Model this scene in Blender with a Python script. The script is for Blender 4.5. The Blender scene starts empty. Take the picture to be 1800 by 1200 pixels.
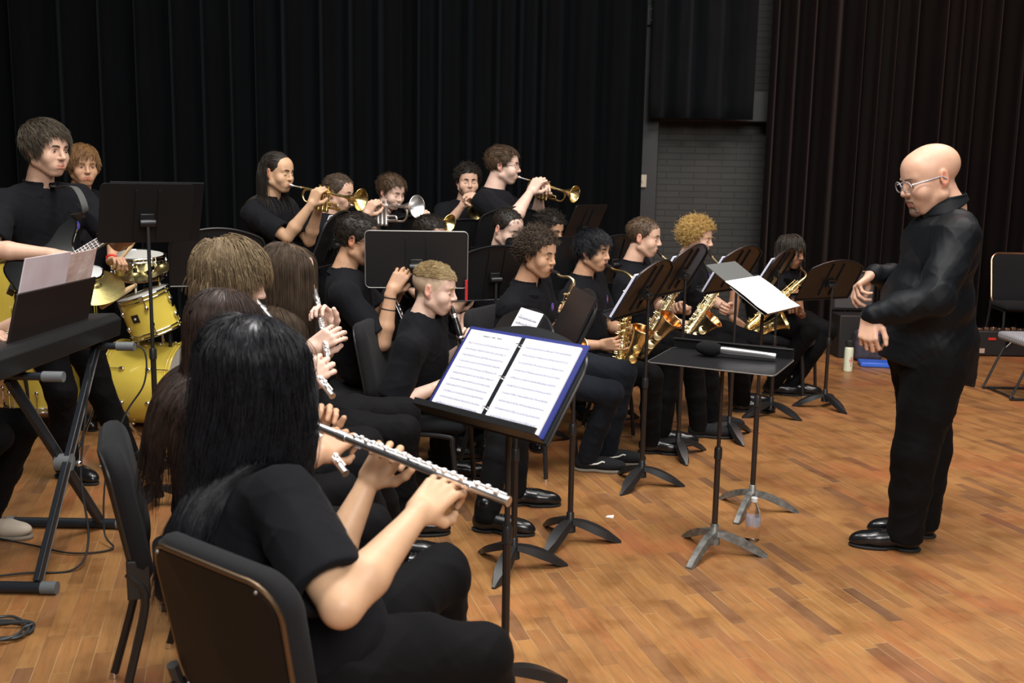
import bpy, bmesh, math, random
import numpy as np
from mathutils import Vector, Matrix
rng = np.random.default_rng(7)
random.seed(7)
scene = bpy.context.scene
COL = scene.collection
V3 = lambda *a: np.array(a, dtype=float)
def nrm(v):
    v = np.asarray(v, float); return v / (np.linalg.norm(v) + 1e-12)
# ------------------------------------------------------------------ camera
CH, FPX = 1.55, 1750.0
_p, _r = math.radians(9.03), math.radians(1.0)
_f0 = V3(0, math.cos(_p), -math.sin(_p)); _u0 = V3(0, math.sin(_p), math.cos(_p)); _x0 = V3(1, 0, 0)
CR = math.cos(_r) * _x0 + math.sin(_r) * _u0
CU = math.cos(_r) * _u0 - math.sin(_r) * _x0
CC = V3(0, 0, CH)
def ray(x, y): return _f0 + CR * (x - 900) / FPX - CU * (y - 600) / FPX
def P(x, y, Y):
    d = ray(x, y); return CC + d * Y / d[1]
def G(x, y, z=0.0):
    d = ray(x, y); return CC + d * (z - CH) / d[2]
cam_d = bpy.data.cameras.new('camera'); cam = bpy.data.objects.new('camera', cam_d); COL.objects.link(cam)
M = Matrix(((CR[0], CU[0], -_f0[0], 0), (CR[1], CU[1], -_f0[1], 0), (CR[2], CU[2], -_f0[2], CH), (0, 0, 0, 1)))
cam.matrix_world = M
cam_d.sensor_width = 36; cam_d.lens = FPX / 1800 * 36; cam_d.clip_start = 0.05; cam_d.clip_end = 60
cam_d.dof.use_dof = True; cam_d.dof.focus_distance = 5.0; cam_d.dof.aperture_fstop = 5.6
scene.camera = cam
# ------------------------------------------------------------------ materials
MATS = {}
def mat(name, col=(0.5, 0.5, 0.5), rough=0.5, metal=0.0, spec=0.5, var=0.0, vscale=20, bump=0.0, bscale=60, sheen=0.0,
        coat=0.0, trans=0.0, emit=None, stretch=None, sss=0.0, rvar=0.0, ior=1.45, col2=None, alpha=1.0, sheentint=None):
    if name in MATS: return MATS[name]
    m = bpy.data.materials.new(name); m.use_nodes = True; MATS[name] = m
    nt = m.node_tree; b = nt.nodes['Principled BSDF']; L = nt.links
    b.inputs['Base Color'].default_value = (*col, 1)
    b.inputs['Roughness'].default_value = rough; b.inputs['Metallic'].default_value = metal
    b.inputs['Specular IOR Level'].default_value = spec; b.inputs['IOR'].default_value = ior
    b.inputs['Sheen Weight'].default_value = sheen
    if sheentint: b.inputs['Sheen Tint'].default_value = (*sheentint, 1)
    b.inputs['Coat Weight'].default_value = coat
    b.inputs['Transmission Weight'].default_value = trans
    b.inputs['Alpha'].default_value = alpha
    if sss:
        b.inputs['Subsurface Weight'].default_value = sss
        b.inputs['Subsurface Radius'].default_value = (0.012, 0.005, 0.003)
    if emit:
        b.inputs['Emission Color'].default_value = (*emit[:3], 1); b.inputs['Emission Strength'].default_value = emit[3]
    tc = None
    if var or bump or col2 or rvar:
        tc = nt.nodes.new('ShaderNodeTexCoord')
        src = tc.outputs['Object']
        if stretch:
            mp = nt.nodes.new('ShaderNodeMapping'); mp.inputs['Scale'].default_value = stretch
            L.new(src, mp.inputs['Vector']); src = mp.outputs['Vector']
    if var or col2:
        n = nt.nodes.new('ShaderNodeTexNoise'); n.inputs['Scale'].default_value = vscale; n.inputs['Detail'].default_value = 4
        L.new(src, n.inputs['Vector'])
        rp = nt.nodes.new('ShaderNodeValToRGB')
        c2 = col2 if col2 else tuple(min(1, c * (1 + var)) for c in col)
        c1 = col if col2 else tuple(c * (1 - var) for c in col)
        rp.color_ramp.elements[0].color = (*c1, 1); rp.color_ramp.elements[0].position = 0.3
        rp.color_ramp.elements[1].color = (*c2, 1); rp.color_ramp.elements[1].position = 0.7
        L.new(n.outputs['Fac'], rp.inputs['Fac']); L.new(rp.outputs['Color'], b.inputs['Base Color'])
    if rvar:
        n = nt.nodes.new('ShaderNodeTexNoise'); n.inputs['Scale'].default_value = vscale * 2
        L.new(src, n.inputs['Vector'])
        mr = nt.nodes.new('ShaderNodeMapRange'); mr.inputs['To Min'].default_value = max(0, rough - rvar); mr.inputs['To Max'].default_value = rough + rvar
        L.new(n.outputs['Fac'], mr.inputs['Value']); L.new(mr.outputs['Result'], b.inputs['Roughness'])
    if bump:
        n = nt.nodes.new('ShaderNodeTexNoise'); n.inputs['Scale'].default_value = bscale; n.inputs['Detail'].default_value = 3
        L.new(src, n.inputs['Vector'])
        bp = nt.nodes.new('ShaderNodeBump'); bp.inputs['Strength'].default_value = bump; bp.inputs['Distance'].default_value = 0.01
        L.new(n.outputs['Fac'], bp.inputs['Height']); L.new(bp.outputs['Normal'], b.inputs['Normal'])
    return m
# ------------------------------------------------------------------ objects
def tag(o, label=None, cat=None, group=None, kind=None):
    if label: o['label'] = label
    if cat: o['category'] = cat
    if group: o['group'] = group
    if kind: o['kind'] = kind
    return o
def empty(name, loc=(0, 0, 0), label=None, cat=None, group=None):
    o = bpy.data.objects.new(name, None); COL.objects.link(o); o.location = tuple(loc); o.empty_display_size = 0.1
    return tag(o, label, cat, group)
def link(name, me, m=None, parent=None):
    o = bpy.data.objects.new(name, me); COL.objects.link(o)
    if m is not None:
        for x in (m if isinstance(m, (list, tuple)) else [m]): me.materials.append(x)
    if parent is not None:
        o.parent = parent
        pl = Matrix.Identity(4); q = parent
        chain = []
        while q is not None: chain.append(q); q = q.parent
        for q in reversed(chain): pl = pl @ q.matrix_basis if q.parent is None else pl @ q.matrix_parent_inverse @ q.matrix_basis
        o.matrix_parent_inverse = pl.inverted()
    return o
def npmesh(name, v, q, smooth=True, tris=None, midx=None):
    """mesh from numpy verts (n,3) and faces (m,k)"""
    me = bpy.data.meshes.new(name)
    v = np.asarray(v, np.float32); q = np.asarray(q, np.int32)
    k = q.shape[1] if len(q) else 4
    me.vertices.add(len(v)); me.vertices.foreach_set('co', v.ravel())
    me.loops.add(q.size); me.loops.foreach_set('vertex_index', q.ravel())
    me.polygons.add(len(q))
    me.polygons.foreach_set('loop_start', np.arange(len(q), dtype=np.int32) * k)
    me.polygons.foreach_set('use_smooth', np.full(len(q), smooth))
    if midx is not None: me.polygons.foreach_set('material_index', np.asarray(midx, np.int32))
    me.update(calc_edges=True); me.validate()
    return me
# ------------------------------------------------------------------ mesh builder for hard things
class MB:
    def __init__(s): s.v = []; s.f = []
    def add(s, v, f):
        b = len(s.v); s.v.extend([tuple(map(float, x)) for x in v]); s.f.extend([tuple(b + i for i in x) for x in f]); return s
    def box(s, c, half, R=None):
        R = np.eye(3) if R is None else np.asarray(R); c = np.asarray(c, float)
        vs = [c + R @ (np.array(half) * np.array(k)) for k in [(-1,-1,-1),(1,-1,-1),(1,1,-1),(-1,1,-1),(-1,-1,1),(1,-1,1),(1,1,1),(-1,1,1)]]
        return s.add(vs, [(3,2,1,0),(4,5,6,7),(0,1,5,4),(1,2,6,5),(2,3,7,6),(3,0,4,7)])
    def tube(s, pts, rad, n=10, caps=True, closed=False, up=None):
        pts = [np.asarray(p, float) for p in pts]; m = len(pts)
        rad = [rad] * m if np.isscalar(rad) else list(rad)
        ref = None; rings = []
        for i in range(m):
            if closed: t = nrm(pts[(i + 1) % m] - pts[i - 1])
            else: t = nrm(pts[min(i + 1, m - 1)] - pts[max(i - 1, 0)])
            if ref is None:
                a = V3(0, 0, 1) if abs(t[2]) < 0.9 else V3(1, 0, 0)
                if up is not None: a = np.asarray(up, float)
                ref = nrm(np.cross(t, a))
            ref = nrm(ref - t * (ref @ t)); bi = np.cross(t, ref)
            rings.append([pts[i] + rad[i] * (math.cos(2*math.pi*k/n) * ref + math.sin(2*math.pi*k/n) * bi) for k in range(n)])
        vs = [p for r in rings for p in r]; fs = []
        for i in range(m if closed else m - 1):
            j = (i + 1) % m
            for k in range(n): fs.append((i*n+k, i*n+(k+1) % n, j*n+(k+1) % n, j*n+k))
        if caps and not closed:
            fs.append(tuple(range(n - 1, -1, -1))); fs.append(tuple((m-1)*n + k for k in range(n)))
        return s.add(vs, fs)
    def lathe(s, prof, o, axis, n=24, cap=True):
        """prof: list of (radius, height) along axis from o"""
        o = np.asarray(o, float); t = nrm(axis)
        a = V3(0, 0, 1) if abs(t[2]) < 0.9 else V3(1, 0, 0)
        x = nrm(np.cross(a, t)); y = np.cross(t, x); vs = []; fs = []
        for (r, h) in prof:
            for k in range(n):
                c = 2*math.pi*k/n; vs.append(o + t*h + max(r, 1e-4)*(math.cos(c)*x + math.sin(c)*y))
        m = len(prof)
        for i in range(m - 1):
            for k in range(n): fs.append((i*n+k, i*n+(k+1) % n, (i+1)*n+(k+1) % n, (i+1)*n+k))
        if cap:
            fs.append(tuple(range(n-1, -1, -1))); fs.append(tuple((m-1)*n+k for k in range(n)))
        return s.add(vs, fs)
    def sph(s, c, r, n=10, R=None):
        c = np.asarray(c, float); r = np.array([r]*3 if np.isscalar(r) else r, float); R = np.eye(3) if R is None else R
        m = max(5, n // 2 + 1); vs = []; fs = []
        for i in range(m + 1):
            th = math.pi * i / m
            for k in range(n):
                ph = 2*math.pi*k/n
                vs.append(c + R @ (r * np.array([max(math.sin(th), 1e-3)*math.cos(ph), max(math.sin(th), 1e-3)*math.sin(ph), math.cos(th)])))
        for i in range(m):
            for k in range(n): fs.append((i*n+k, (i+1)*n+k, (i+1)*n+(k+1) % n, i*n+(k+1) % n))
        return s.add(vs, fs)
    def prism(s, poly, o, ex, ey, ez, depth):
        """2D polygon in (ex,ey) plane at o, thickness depth along ez (centred)"""
        o = np.asarray(o, float); ex, ey, ez = map(lambda q: np.asarray(q, float), (ex, ey, ez)); n = len(poly)
        vs = [o + ex*a + ey*b - ez*depth/2 for a, b in poly] + [o + ex*a + ey*b + ez*depth/2 for a, b in poly]
        fs = [tuple(range(n-1, -1, -1)), tuple(range(n, 2*n))] + [(i, (i+1) % n, n+(i+1) % n, n+i) for i in range(n)]
        return s.add(vs, fs)
    def build(s, name, m, parent=None, smooth=True, bevel=0.0, angle=0.6):
        me = bpy.data.meshes.new(name); me.from_pydata(s.v, [], s.f); me.update()
        bm = bmesh.new(); bm.from_mesh(me); bmesh.ops.recalc_face_normals(bm, faces=bm.faces)
        for e in bm.edges:
            if len(e.link_faces) == 2: e.smooth = e.calc_face_angle(0) < angle
        for f in bm.faces: f.smooth = smooth
        bm.to_mesh(me); bm.free()
        o = link(name, me, m, parent)
        if bevel:
            md = o.modifiers.new('bevel', 'BEVEL'); md.width = bevel; md.segments = 2; md.limit_method = 'ANGLE'; md.angle_limit = 0.7
        return o
def bez(pts, n=16):
    """Catmull-Rom through pts"""
    p = [np.asarray(q, float) for q in pts]; p = [2*p[0]-p[1]] + p + [2*p[-1]-p[-2]]; out = []
    for i in range(1, len(p) - 2):
        for k in range(n):
            t = k / n
            out.append(0.5*((2*p[i]) + (-p[i-1]+p[i+1])*t + (2*p[i-1]-5*p[i]+4*p[i+1]-p[i+2])*t*t + (-p[i-1]+3*p[i]-3*p[i+1]+p[i+2])*t**3))
    out.append(p[-2]); return out
def rrect(w, h, r, n=5):
    o = []
    for cx, cy, a0 in ((w/2-r, h/2-r, 0), (-w/2+r, h/2-r, 90), (-w/2+r, -h/2+r, 180), (w/2-r, -h/2+r, 270)):
        for k in range(n + 1):
            a = math.radians(a0 + 90*k/n); o.append((cx + r*math.cos(a), cy + r*math.sin(a)))
    return o
def frame(az, tilt=0.0):
    """columns right, forward, up for a heading az (deg, 0 = +X, 90 = +Y); tilt leans forward axis down"""
    a = math.radians(az); f = V3(math.cos(a), math.sin(a), 0); r = V3(math.sin(a), -math.cos(a), 0); u = V3(0, 0, 1)
    t = math.radians(tilt); f2 = f*math.cos(t) - u*math.sin(t); u2 = u*math.cos(t) + f*math.sin(t)
    return np.stack([r, f2, u2], 1)
# ------------------------------------------------------------------ signed distance modelling
class SDF:
    def __init__(s, lo, hi, h):
        s.h = h; s.lo = np.floor(np.asarray(lo)/h)*h; s.n = np.ceil((np.asarray(hi)-s.lo)/h).astype(int) + 1
        s.D = np.full(tuple(s.n), 0.3, np.float32)
        s.ax = [(s.lo[i] + np.arange(s.n[i])*h).astype(np.float32) for i in range(3)]
    def _win(s, lo, hi):
        i0 = np.clip(np.floor((np.asarray(lo)-s.lo)/s.h).astype(int), 0, s.n); i1 = np.clip(np.ceil((np.asarray(hi)-s.lo)/s.h).astype(int)+1, 0, s.n)
        if np.any(i1 - i0 < 1): return None
        sl = tuple(slice(a, b) for a, b in zip(i0, i1))
        X = s.ax[0][sl[0]][:, None, None]; Y = s.ax[1][sl[1]][None, :, None]; Z = s.ax[2][sl[2]][None, None, :]
        return sl, X, Y, Z
    def _mix(s, sl, d, k, op):
        a = s.D[sl]
        if op == 'sub': d = -d
        if k > 0:
            hh = np.maximum(k - np.abs(a - d), 0) / k; q = hh*hh*k*0.25
            s.D[sl] = (np.minimum(a, d) - q) if op == 'add' else (np.maximum(a, d) + q)
        else: s.D[sl] = np.minimum(a, d) if op == 'add' else np.maximum(a, d)
    def cap(s, a, b, r1, r2=None, k=0.01, op='add'):
        a = np.asarray(a, float); b = np.asarray(b, float); r2 = r1 if r2 is None else r2; m = max(r1, r2) + k + 3*s.h
        w = s._win(np.minimum(a, b) - m, np.maximum(a, b) + m)
        if w is None: return s
        sl, X, Y, Z = w; d = b - a; L = d @ d + 1e-12
        t = np.clip(((X-a[0])*d[0] + (Y-a[1])*d[1] + (Z-a[2])*d[2]) / L, 0, 1).astype(np.float32)
        dd = np.sqrt((X-a[0]-t*d[0])**2 + (Y-a[1]-t*d[1])**2 + (Z-a[2]-t*d[2])**2) - (r1 + (r2-r1)*t)
        s._mix(sl, dd.astype(np.float32), k, op); return s
    def chain(s, pts, rads, k=0.01, op='add'):
        for i in range(len(pts)-1): s.cap(pts[i], pts[i+1], rads[i], rads[i+1], k, op)
        return s
    def ell(s, c, r, R=None, k=0.01, op='add'):
        c = np.asarray(c, float); r = np.asarray(r, float); R = np.eye(3) if R is None else np.asarray(R)
        e = np.sqrt(((R*r)**2).sum(1)) + k + 3*s.h
        w = s._win(c - e, c + e)
        if w is None: return s
        sl, X, Y, Z = w; q = [((X-c[0])*R[0, i] + (Y-c[1])*R[1, i] + (Z-c[2])*R[2, i]) for i in range(3)]
        k0 = np.sqrt(sum((q[i]/r[i])**2 for i in range(3))); k1 = np.sqrt(sum((q[i]/r[i]**2)**2 for i in range(3)))
        d = np.where(k1 < 1e-6, -r.min(), k0*(k0-1)/np.maximum(k1, 1e-6))
        s._mix(sl, d.astype(np.float32), k, op); return s
    def box(s, c, hf, R=None, rd=0.005, k=0.01, op='add'):
        c = np.asarray(c, float); hf = np.asarray(hf, float); R = np.eye(3) if R is None else np.asarray(R)
        e = (np.abs(R)*hf).sum(1) + k + 3*s.h
        w = s._win(c - e, c + e)
        if w is None: return s
        sl, X, Y, Z = w; q = [np.abs((X-c[0])*R[0, i] + (Y-c[1])*R[1, i] + (Z-c[2])*R[2, i]) - (hf[i]-rd) for i in range(3)]
        d = np.sqrt(sum(np.maximum(x, 0)**2 for x in q)) + np.minimum(np.maximum(np.maximum(q[0], q[1]), q[2]), 0) - rd
        s._mix(sl, d.astype(np.float32), k, op); return s
    def plane(s, o, nv, k=0.0, win=None):
        """cut away everything on the +nv side of the plane through o (inside win radius)"""
        o = np.asarray(o, float); nv = nrm(nv); w = s._win(o - win, o + win)
        if w is None: return s
        sl, X, Y, Z = w; d = (X-o[0])*nv[0] + (Y-o[1])*nv[1] + (Z-o[2])*nv[2]
        s._mix(sl, (-np.broadcast_to(d, s.D[sl].shape)).astype(np.float32), k, 'sub'); return s
    def wrinkle(s, amp, freq, seed=0, aniso=(1, 1, 1), thr=0.0):
        idx = np.nonzero(np.abs(s.D) < amp*2.5 + 2*s.h)
        p = np.stack([s.ax[i][idx[i]] for i in range(3)], 1).astype(np.float64) * np.array(aniso)
        r = np.random.default_rng(seed); out = np.zeros(len(p))
        warp = np.stack([np.sin(p @ r.normal(0, freq*0.5, 3) + r.uniform(0, 6)) for _ in range(3)], 1) * (0.6/freq)
        q = p + warp
        for o in range(6):
            f = freq*(0.7 + 0.3*o); a = np.sin(q @ (nrm(r.normal(0, 1, 3))*f) + r.uniform(0, 6)); m = 0.5 + 0.5*np.sin(p @ r.normal(0, freq*0.25, 3) + r.uniform(0, 6))
            out += m*(1.6*np.sqrt(np.abs(a)) - 1.1) / (1 + 0.3*o)
        s.D[idx] += (amp * out / 1.5).astype(np.float32); return s
    def surf(s, p, d, far=0.5):
        p = np.asarray(p, float); d = nrm(d); last = p
        for t in np.arange(far, 0, -s.h*0.5):
            q = p + d*t; i = np.round((q-s.lo)/s.h).astype(int)
            if np.any(i < 0) or np.any(i >= s.n): continue
            if s.D[tuple(i)] < 0: return q
        return p
    def extract(s):
        D = s.D; h = s.h
        D[0], D[-1], D[:, 0], D[:, -1], D[:, :, 0], D[:, :, -1] = [np.maximum(x, 0.01) for x in (D[0], D[-1], D[:, 0], D[:, -1], D[:, :, 0], D[:, :, -1])]
        I = D < 0; n = D.shape
        c = np.zeros(tuple(x-1 for x in n), np.uint8)
        for dx in (0, 1):
            for dy in (0, 1):
                for dz in (0, 1): c += I[dx:n[0]-1+dx, dy:n[1]-1+dy, dz:n[2]-1+dz]
        act = (c > 0) & (c < 8); ids = np.full(act.shape, -1, np.int32); ii = np.nonzero(act); N = len(ii[0]); ids[ii] = np.arange(N)
        cor = {}
        for dx in (0, 1):
            for dy in (0, 1):
                for dz in (0, 1): cor[dx, dy, dz] = D[ii[0]+dx, ii[1]+dy, ii[2]+dz]
        acc = np.zeros((N, 3)); cnt = np.zeros(N)
        for a in range(3):
            o = [x for x in range(3) if x != a]
            for u in (0, 1):
                for v in (0, 1):
                    k0 = [0, 0, 0]; k0[o[0]] = u; k0[o[1]] = v; k1 = list(k0); k1[a] = 1
                    d0, d1 = cor[tuple(k0)], cor[tuple(k1)]; m = (d0 < 0) != (d1 < 0)
                    t = np.where(m, d0/np.where(m, d0-d1, 1), 0)
                    for ax in range(3): acc[:, ax] += np.where(m, k0[ax] + (t if ax == a else 0), 0)
                    cnt += m
        v = (np.stack(ii, 1) + acc/cnt[:, None]) * h + s.lo
        qs = []
        for a in range(3):
            sl0 = [slice(None)]*3; sl1 = [slice(None)]*3; sl0[a] = slice(0, n[a]-1); sl1[a] = slice(1, n[a])
            A = I[tuple(sl0)]; B = I[tuple(sl1)]; e = np.nonzero(A != B); pos = A[e]
            o = [x for x in range(3) if x != a]
            ok = (e[o[0]] > 0) & (e[o[1]] > 0) & (e[o[0]] < n[o[0]]-1) & (e[o[1]] < n[o[1]]-1)
            e = [x[ok] for x in e]; pos = pos[ok]
            def cell(du, dv):
                x = list(e); x = [y.copy() for y in x]; x[o[0]] += du; x[o[1]] += dv; return ids[tuple(x)]
            q = np.stack([cell(-1, -1), cell(0, -1), cell(0, 0), cell(-1, 0)], 1)
            flip = pos if a != 1 else ~pos
            q[~flip] = q[~flip][:, ::-1]; qs.append(q)
        return v, np.concatenate(qs)
    def build(s, name, m, parent=None, mfun=None):
        v, q = s.extract(); mi = None
        if mfun is not None: mi = mfun(v[q].mean(1))
        return link(name, npmesh(name, v, q, True, midx=mi), m, parent)
# ------------------------------------------------------------------ node helper
class NT:
    def __init__(s, m): s.nt = m.node_tree; s.L = s.nt.links
    def n(s, t, **kw):
        x = s.nt.nodes.new(t)
        for k, v in kw.items(): setattr(x, k, v)
        return x
    def m(s, op, a, b=0.0, c=None):
        x = s.n('ShaderNodeMath', operation=op)
        for i, v in enumerate((a, b) if c is None else (a, b, c)):
            if hasattr(v, 'links'): s.L.new(v, x.inputs[i])
            else: x.inputs[i].default_value = v
        return x.outputs[0]
    def mix(s, f, a, b, mode='MIX'):
        x = s.n('ShaderNodeMix', data_type='RGBA', blend_type=mode)
        for i, v in ((0, f), (6, a), (7, b)):
            if hasattr(v, 'links'): s.L.new(v, x.inputs[i])
            else: x.inputs[i].default_value = v if i == 0 else (*v, 1)
        return x.outputs[2]
    def xyz(s, a, b=0.0, c=0.0):
        x = s.n('ShaderNodeCombineXYZ')
        for i, v in enumerate((a, b, c)):
            if hasattr(v, 'links'): s.L.new(v, x.inputs[i])
            else: x.inputs[i].default_value = v
        return x.outputs[0]
    def ramp(s, f, stops):
        x = s.n('ShaderNodeValToRGB'); s.L.new(f, x.inputs[0]); e = x.color_ramp.elements
        while len(e) < len(stops): e.new(0.5)
        for q, (p, c) in zip(e, stops): q.position = p; q.color = (*c, 1)
        return x.outputs[0]
PLANK_AZ = math.atan2(*(ray(397, 313)[[0, 1]]))      # heading of the strip floor, from +Y towards +X
def floor_material():
    m = bpy.data.materials.new('strip_floor'); m.use_nodes = True; t = NT(m); b = t.nt.nodes['Principled BSDF']
    tc = t.n('ShaderNodeTexCoord'); mp = t.n('ShaderNodeMapping'); mp.inputs['Rotation'].default_value = (0, 0, PLANK_AZ)
    t.L.new(tc.outputs['Object'], mp.inputs['Vector']); sp = t.n('ShaderNodeSeparateXYZ'); t.L.new(mp.outputs[0], sp.inputs[0])
    u, v = sp.outputs[1], sp.outputs[0]                     # u along the boards, v across
    vs = t.m('DIVIDE', v, 0.057); row = t.m('FLOOR', vs); fv = t.m('FRACT', vs)
    wn = t.n('ShaderNodeTexWhiteNoise', noise_dimensions='1D'); t.L.new(row, wn.inputs['W'])
    ln = t.m('MULTIPLY_ADD', wn.outputs['Value'], 0.30, 0.26)
    us = t.m('ADD', t.m('DIVIDE', u, ln), t.m('MULTIPLY', wn.outputs['Value'], 37.3)); bid = t.m('FLOOR', us); fu = t.m('FRACT', us)
    w2 = t.n('ShaderNodeTexWhiteNoise', noise_dimensions='3D'); t.L.new(t.xyz(row, bid, 0), w2.inputs['Vector'])
    cb = t.ramp(w2.outputs['Value'], [(0.0, (0.165, 0.082, 0.042)), (0.05, (0.215, 0.104, 0.045)), (0.14, (0.270, 0.128, 0.046)), (0.45, (0.300, 0.142, 0.048)), (0.72, (0.335, 0.168, 0.058)), (0.90, (0.300, 0.128, 0.046)), (1.0, (0.260, 0.125, 0.050))])
    ng = t.n('ShaderNodeTexNoise'); ng.inputs['Scale'].default_value = 1.0; ng.inputs['Detail'].default_value = 6; ng.inputs['Roughness'].default_value = 0.65
    t.L.new(t.xyz(t.m('MULTIPLY', v, 55), t.m('MULTIPLY', u, 5), t.m('MULTIPLY', w2.outputs['Value'], 90)), ng.inputs['Vector'])
    gr = t.ramp(ng.outputs['Fac'], [(0.25, (0.62, 0.58, 0.54)), (0.55, (1, 1, 1)), (0.8, (1.14, 1.1, 1.02))])
    c = t.mix(0.75, cb, gr, 'MULTIPLY')
    nw = t.n('ShaderNodeTexNoise'); nw.inputs['Scale'].default_value = 6.0; nw.inputs['Detail'].default_value = 5; t.L.new(mp.outputs[0], nw.inputs['Vector'])
    wear = t.ramp(nw.outputs['Fac'], [(0.34, (0.74, 0.68, 0.62)), (0.5, (1, 1, 1)), (0.70, (1.08, 1.0, 0.86))])
    c = t.mix(0.85, c, wear, 'MULTIPLY')
    nr = t.n('ShaderNodeTexNoise'); nr.inputs['Scale'].default_value = 1.35; nr.inputs['Detail'].default_value = 4; t.L.new(tc.outputs['Object'], nr.inputs['Vector'])
    red = t.ramp(nr.outputs['Fac'], [(0.54, (0, 0, 0)), (0.70, (1, 1, 1))])
    rs = t.n('ShaderNodeSeparateColor'); t.L.new(red, rs.inputs[0])
    c = t.mix(t.m('MULTIPLY', rs.outputs[0], 0.55), c, (0.33, 0.088, 0.034))  # random red zones: tint of a red stage light painted into the boards
    # seams: dark gap with a pale filled rim
    ev = t.m('MINIMUM', fv, t.m('SUBTRACT', 1.0, fv)); eu = t.m('MULTIPLY', t.m('MINIMUM', fu, t.m('SUBTRACT', 1.0, fu)), t.m('DIVIDE', ln, 0.057))
    e = t.m('MINIMUM', ev, eu); gap = t.m('LESS_THAN', e, 0.022)
    gn = t.n('ShaderNodeTexNoise'); gn.inputs['Scale'].default_value = 3.0; t.L.new(mp.outputs[0], gn.inputs['Vector'])
    gc = t.ramp(gn.outputs['Fac'], [(0.42, (0.13, 0.068, 0.033)), (0.58, (0.42, 0.29, 0.14))])
    c = t.mix(t.m('MULTIPLY', gap, 0.70), c, gc)
    t.L.new(c, b.inputs['Base Color'])
    rr = t.n('ShaderNodeMapRange'); rr.inputs['To Min'].default_value = 0.30; rr.inputs['To Max'].default_value = 0.58; t.L.new(nw.outputs['Fac'], rr.inputs['Value']); t.L.new(rr.outputs[0], b.inputs['Roughness'])
    bp = t.n('ShaderNodeBump'); bp.inputs['Strength'].default_value = 0.25; bp.inputs['Distance'].default_value = 0.002
    t.L.new(t.m('ADD', t.m('MULTIPLY', ng.outputs['Fac'], 0.4), t.m('SUBTRACT', 1.0, gap)), bp.inputs['Height']); t.L.new(bp.outputs[0], b.inputs['Normal'])
    b.inputs['Specular IOR Level'].default_value = 0.4
    return m
fl = MB().box((0, 4.6, -0.05), (8, 7.0, 0.05)).build('floor', floor_material(), smooth=False); tag(fl, 'worn honey-brown strip-wood stage floor', kind='structure')
def brick_material():
    m = bpy.data.materials.new('black_painted_block'); m.use_nodes = True; t = NT(m); b = t.nt.nodes['Principled BSDF']
    tc = t.n('ShaderNodeTexCoord'); sp = t.n('ShaderNodeSeparateXYZ'); t.L.new(tc.outputs['Object'], sp.inputs[0])
    br = t.n('ShaderNodeTexBrick'); t.L.new(t.xyz(sp.outputs[0], sp.outputs[2], 0), br.inputs['Vector'])
    br.inputs['Scale'].default_value = 1.0; br.inputs['Brick Width'].default_value = 0.30; br.inputs['Row Height'].default_value = 0.068; br.inputs['Mortar Size'].default_value = 0.005
    br.inputs['Color1'].default_value = (0.036, 0.036, 0.033, 1); br.inputs['Color2'].default_value = (0.029, 0.030, 0.028, 1); br.inputs['Mortar'].default_value = (0.014, 0.014, 0.0135, 1)
    t.L.new(br.outputs['Color'], b.inputs['Base Color']); b.inputs['Roughness'].default_value = 0.6
    bp = t.n('ShaderNodeBump'); bp.inputs['Strength'].default_value = 0.6; bp.inputs['Distance'].default_value = 0.006; bp.invert = True
    t.L.new(br.outputs['Fac'], bp.inputs['Height']); t.L.new(bp.outputs[0], b.inputs['Normal']); return m
WALLY = 11.0
M_wall = brick_material()
wb = MB(); wb.box((0, WALLY + 0.1, 3.4), (8, 0.1, 3.4)); o = wb.build('wall_back', M_wall, smooth=False); tag(o, 'black painted brick wall behind the curtains', kind='structure')
for nm_, xx in (('wall_left', -8.05), ('wall_right', 8.05)):
    o = MB().box((xx, 4.6, 3.4), (.05, 7.0, 3.4)).build(nm_, mat('black_painted_plaster', (0.012, 0.012, 0.013), .7), smooth=False); tag(o, kind='structure')
# projecting pier left of the recess that carries the switch plate
M_pier = mat('black_painted_pier', (0.030, 0.032, 0.034), 0.55, bump=0.15, bscale=25)
xl = P(1118, 400, WALLY - 0.35)[0]; xr = P(1152, 400, WALLY - 0.35)[0]
o = MB().box(((xl + xr)/2 - 0.3, WALLY - 0.175, 3.4), ((xr - xl)/2 + 0.3, 0.17, 3.39)).build('wall_pier', M_pier, bevel=0.01); tag(o, kind='structure')
zl = P(1240, 207, WALLY - 0.2)[2]
x1 = P(1350, 300, WALLY - 0.2)[0]
o = MB().box(((xr + x1)/2 + 0.05, WALLY - 0.15, zl + 0.12), ((x1 - xr)/2 + 0.12, 0.145, 0.16)).build('wall_lintel', M_pier, bevel=0.01); tag(o, kind='structure')
# light switch plate on the pier
sw = P(1129, 318, WALLY - 0.37)
t = empty('light_switch', sw, 'cream light switch plate on the black pier left of the brick recess', 'light switch')
M_cream = mat('cream_plastic', (0.55, 0.50, 0.40), 0.4)
MB().box(sw, (0.043, 0.010, 0.066)).build('plate', M_cream, t, bevel=0.004)
MB().box(sw + V3(0, -0.012, 0.0), (0.006, 0.012, 0.013)).build('toggle', mat('ivory_toggle', (0.62, 0.58, 0.48), 0.35), t, bevel=0.002)
q_ = P(1145, 26, WALLY - .37); t = empty('wall_fixture', q_, 'small black wall fixture with two pale studs high beside the curtain gap', 'fixture')
MB().box(q_, (.05, .022, .11)).build('housing', M_pier, t, bevel=.01)
for dz in (-.055, .055): MB().sph(q_ + V3(0, -.024, dz), (.024, .008, .010), 10).build('stud', mat('dull_grey_stud', (0.22, 0.22, 0.21), .5), t)
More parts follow.
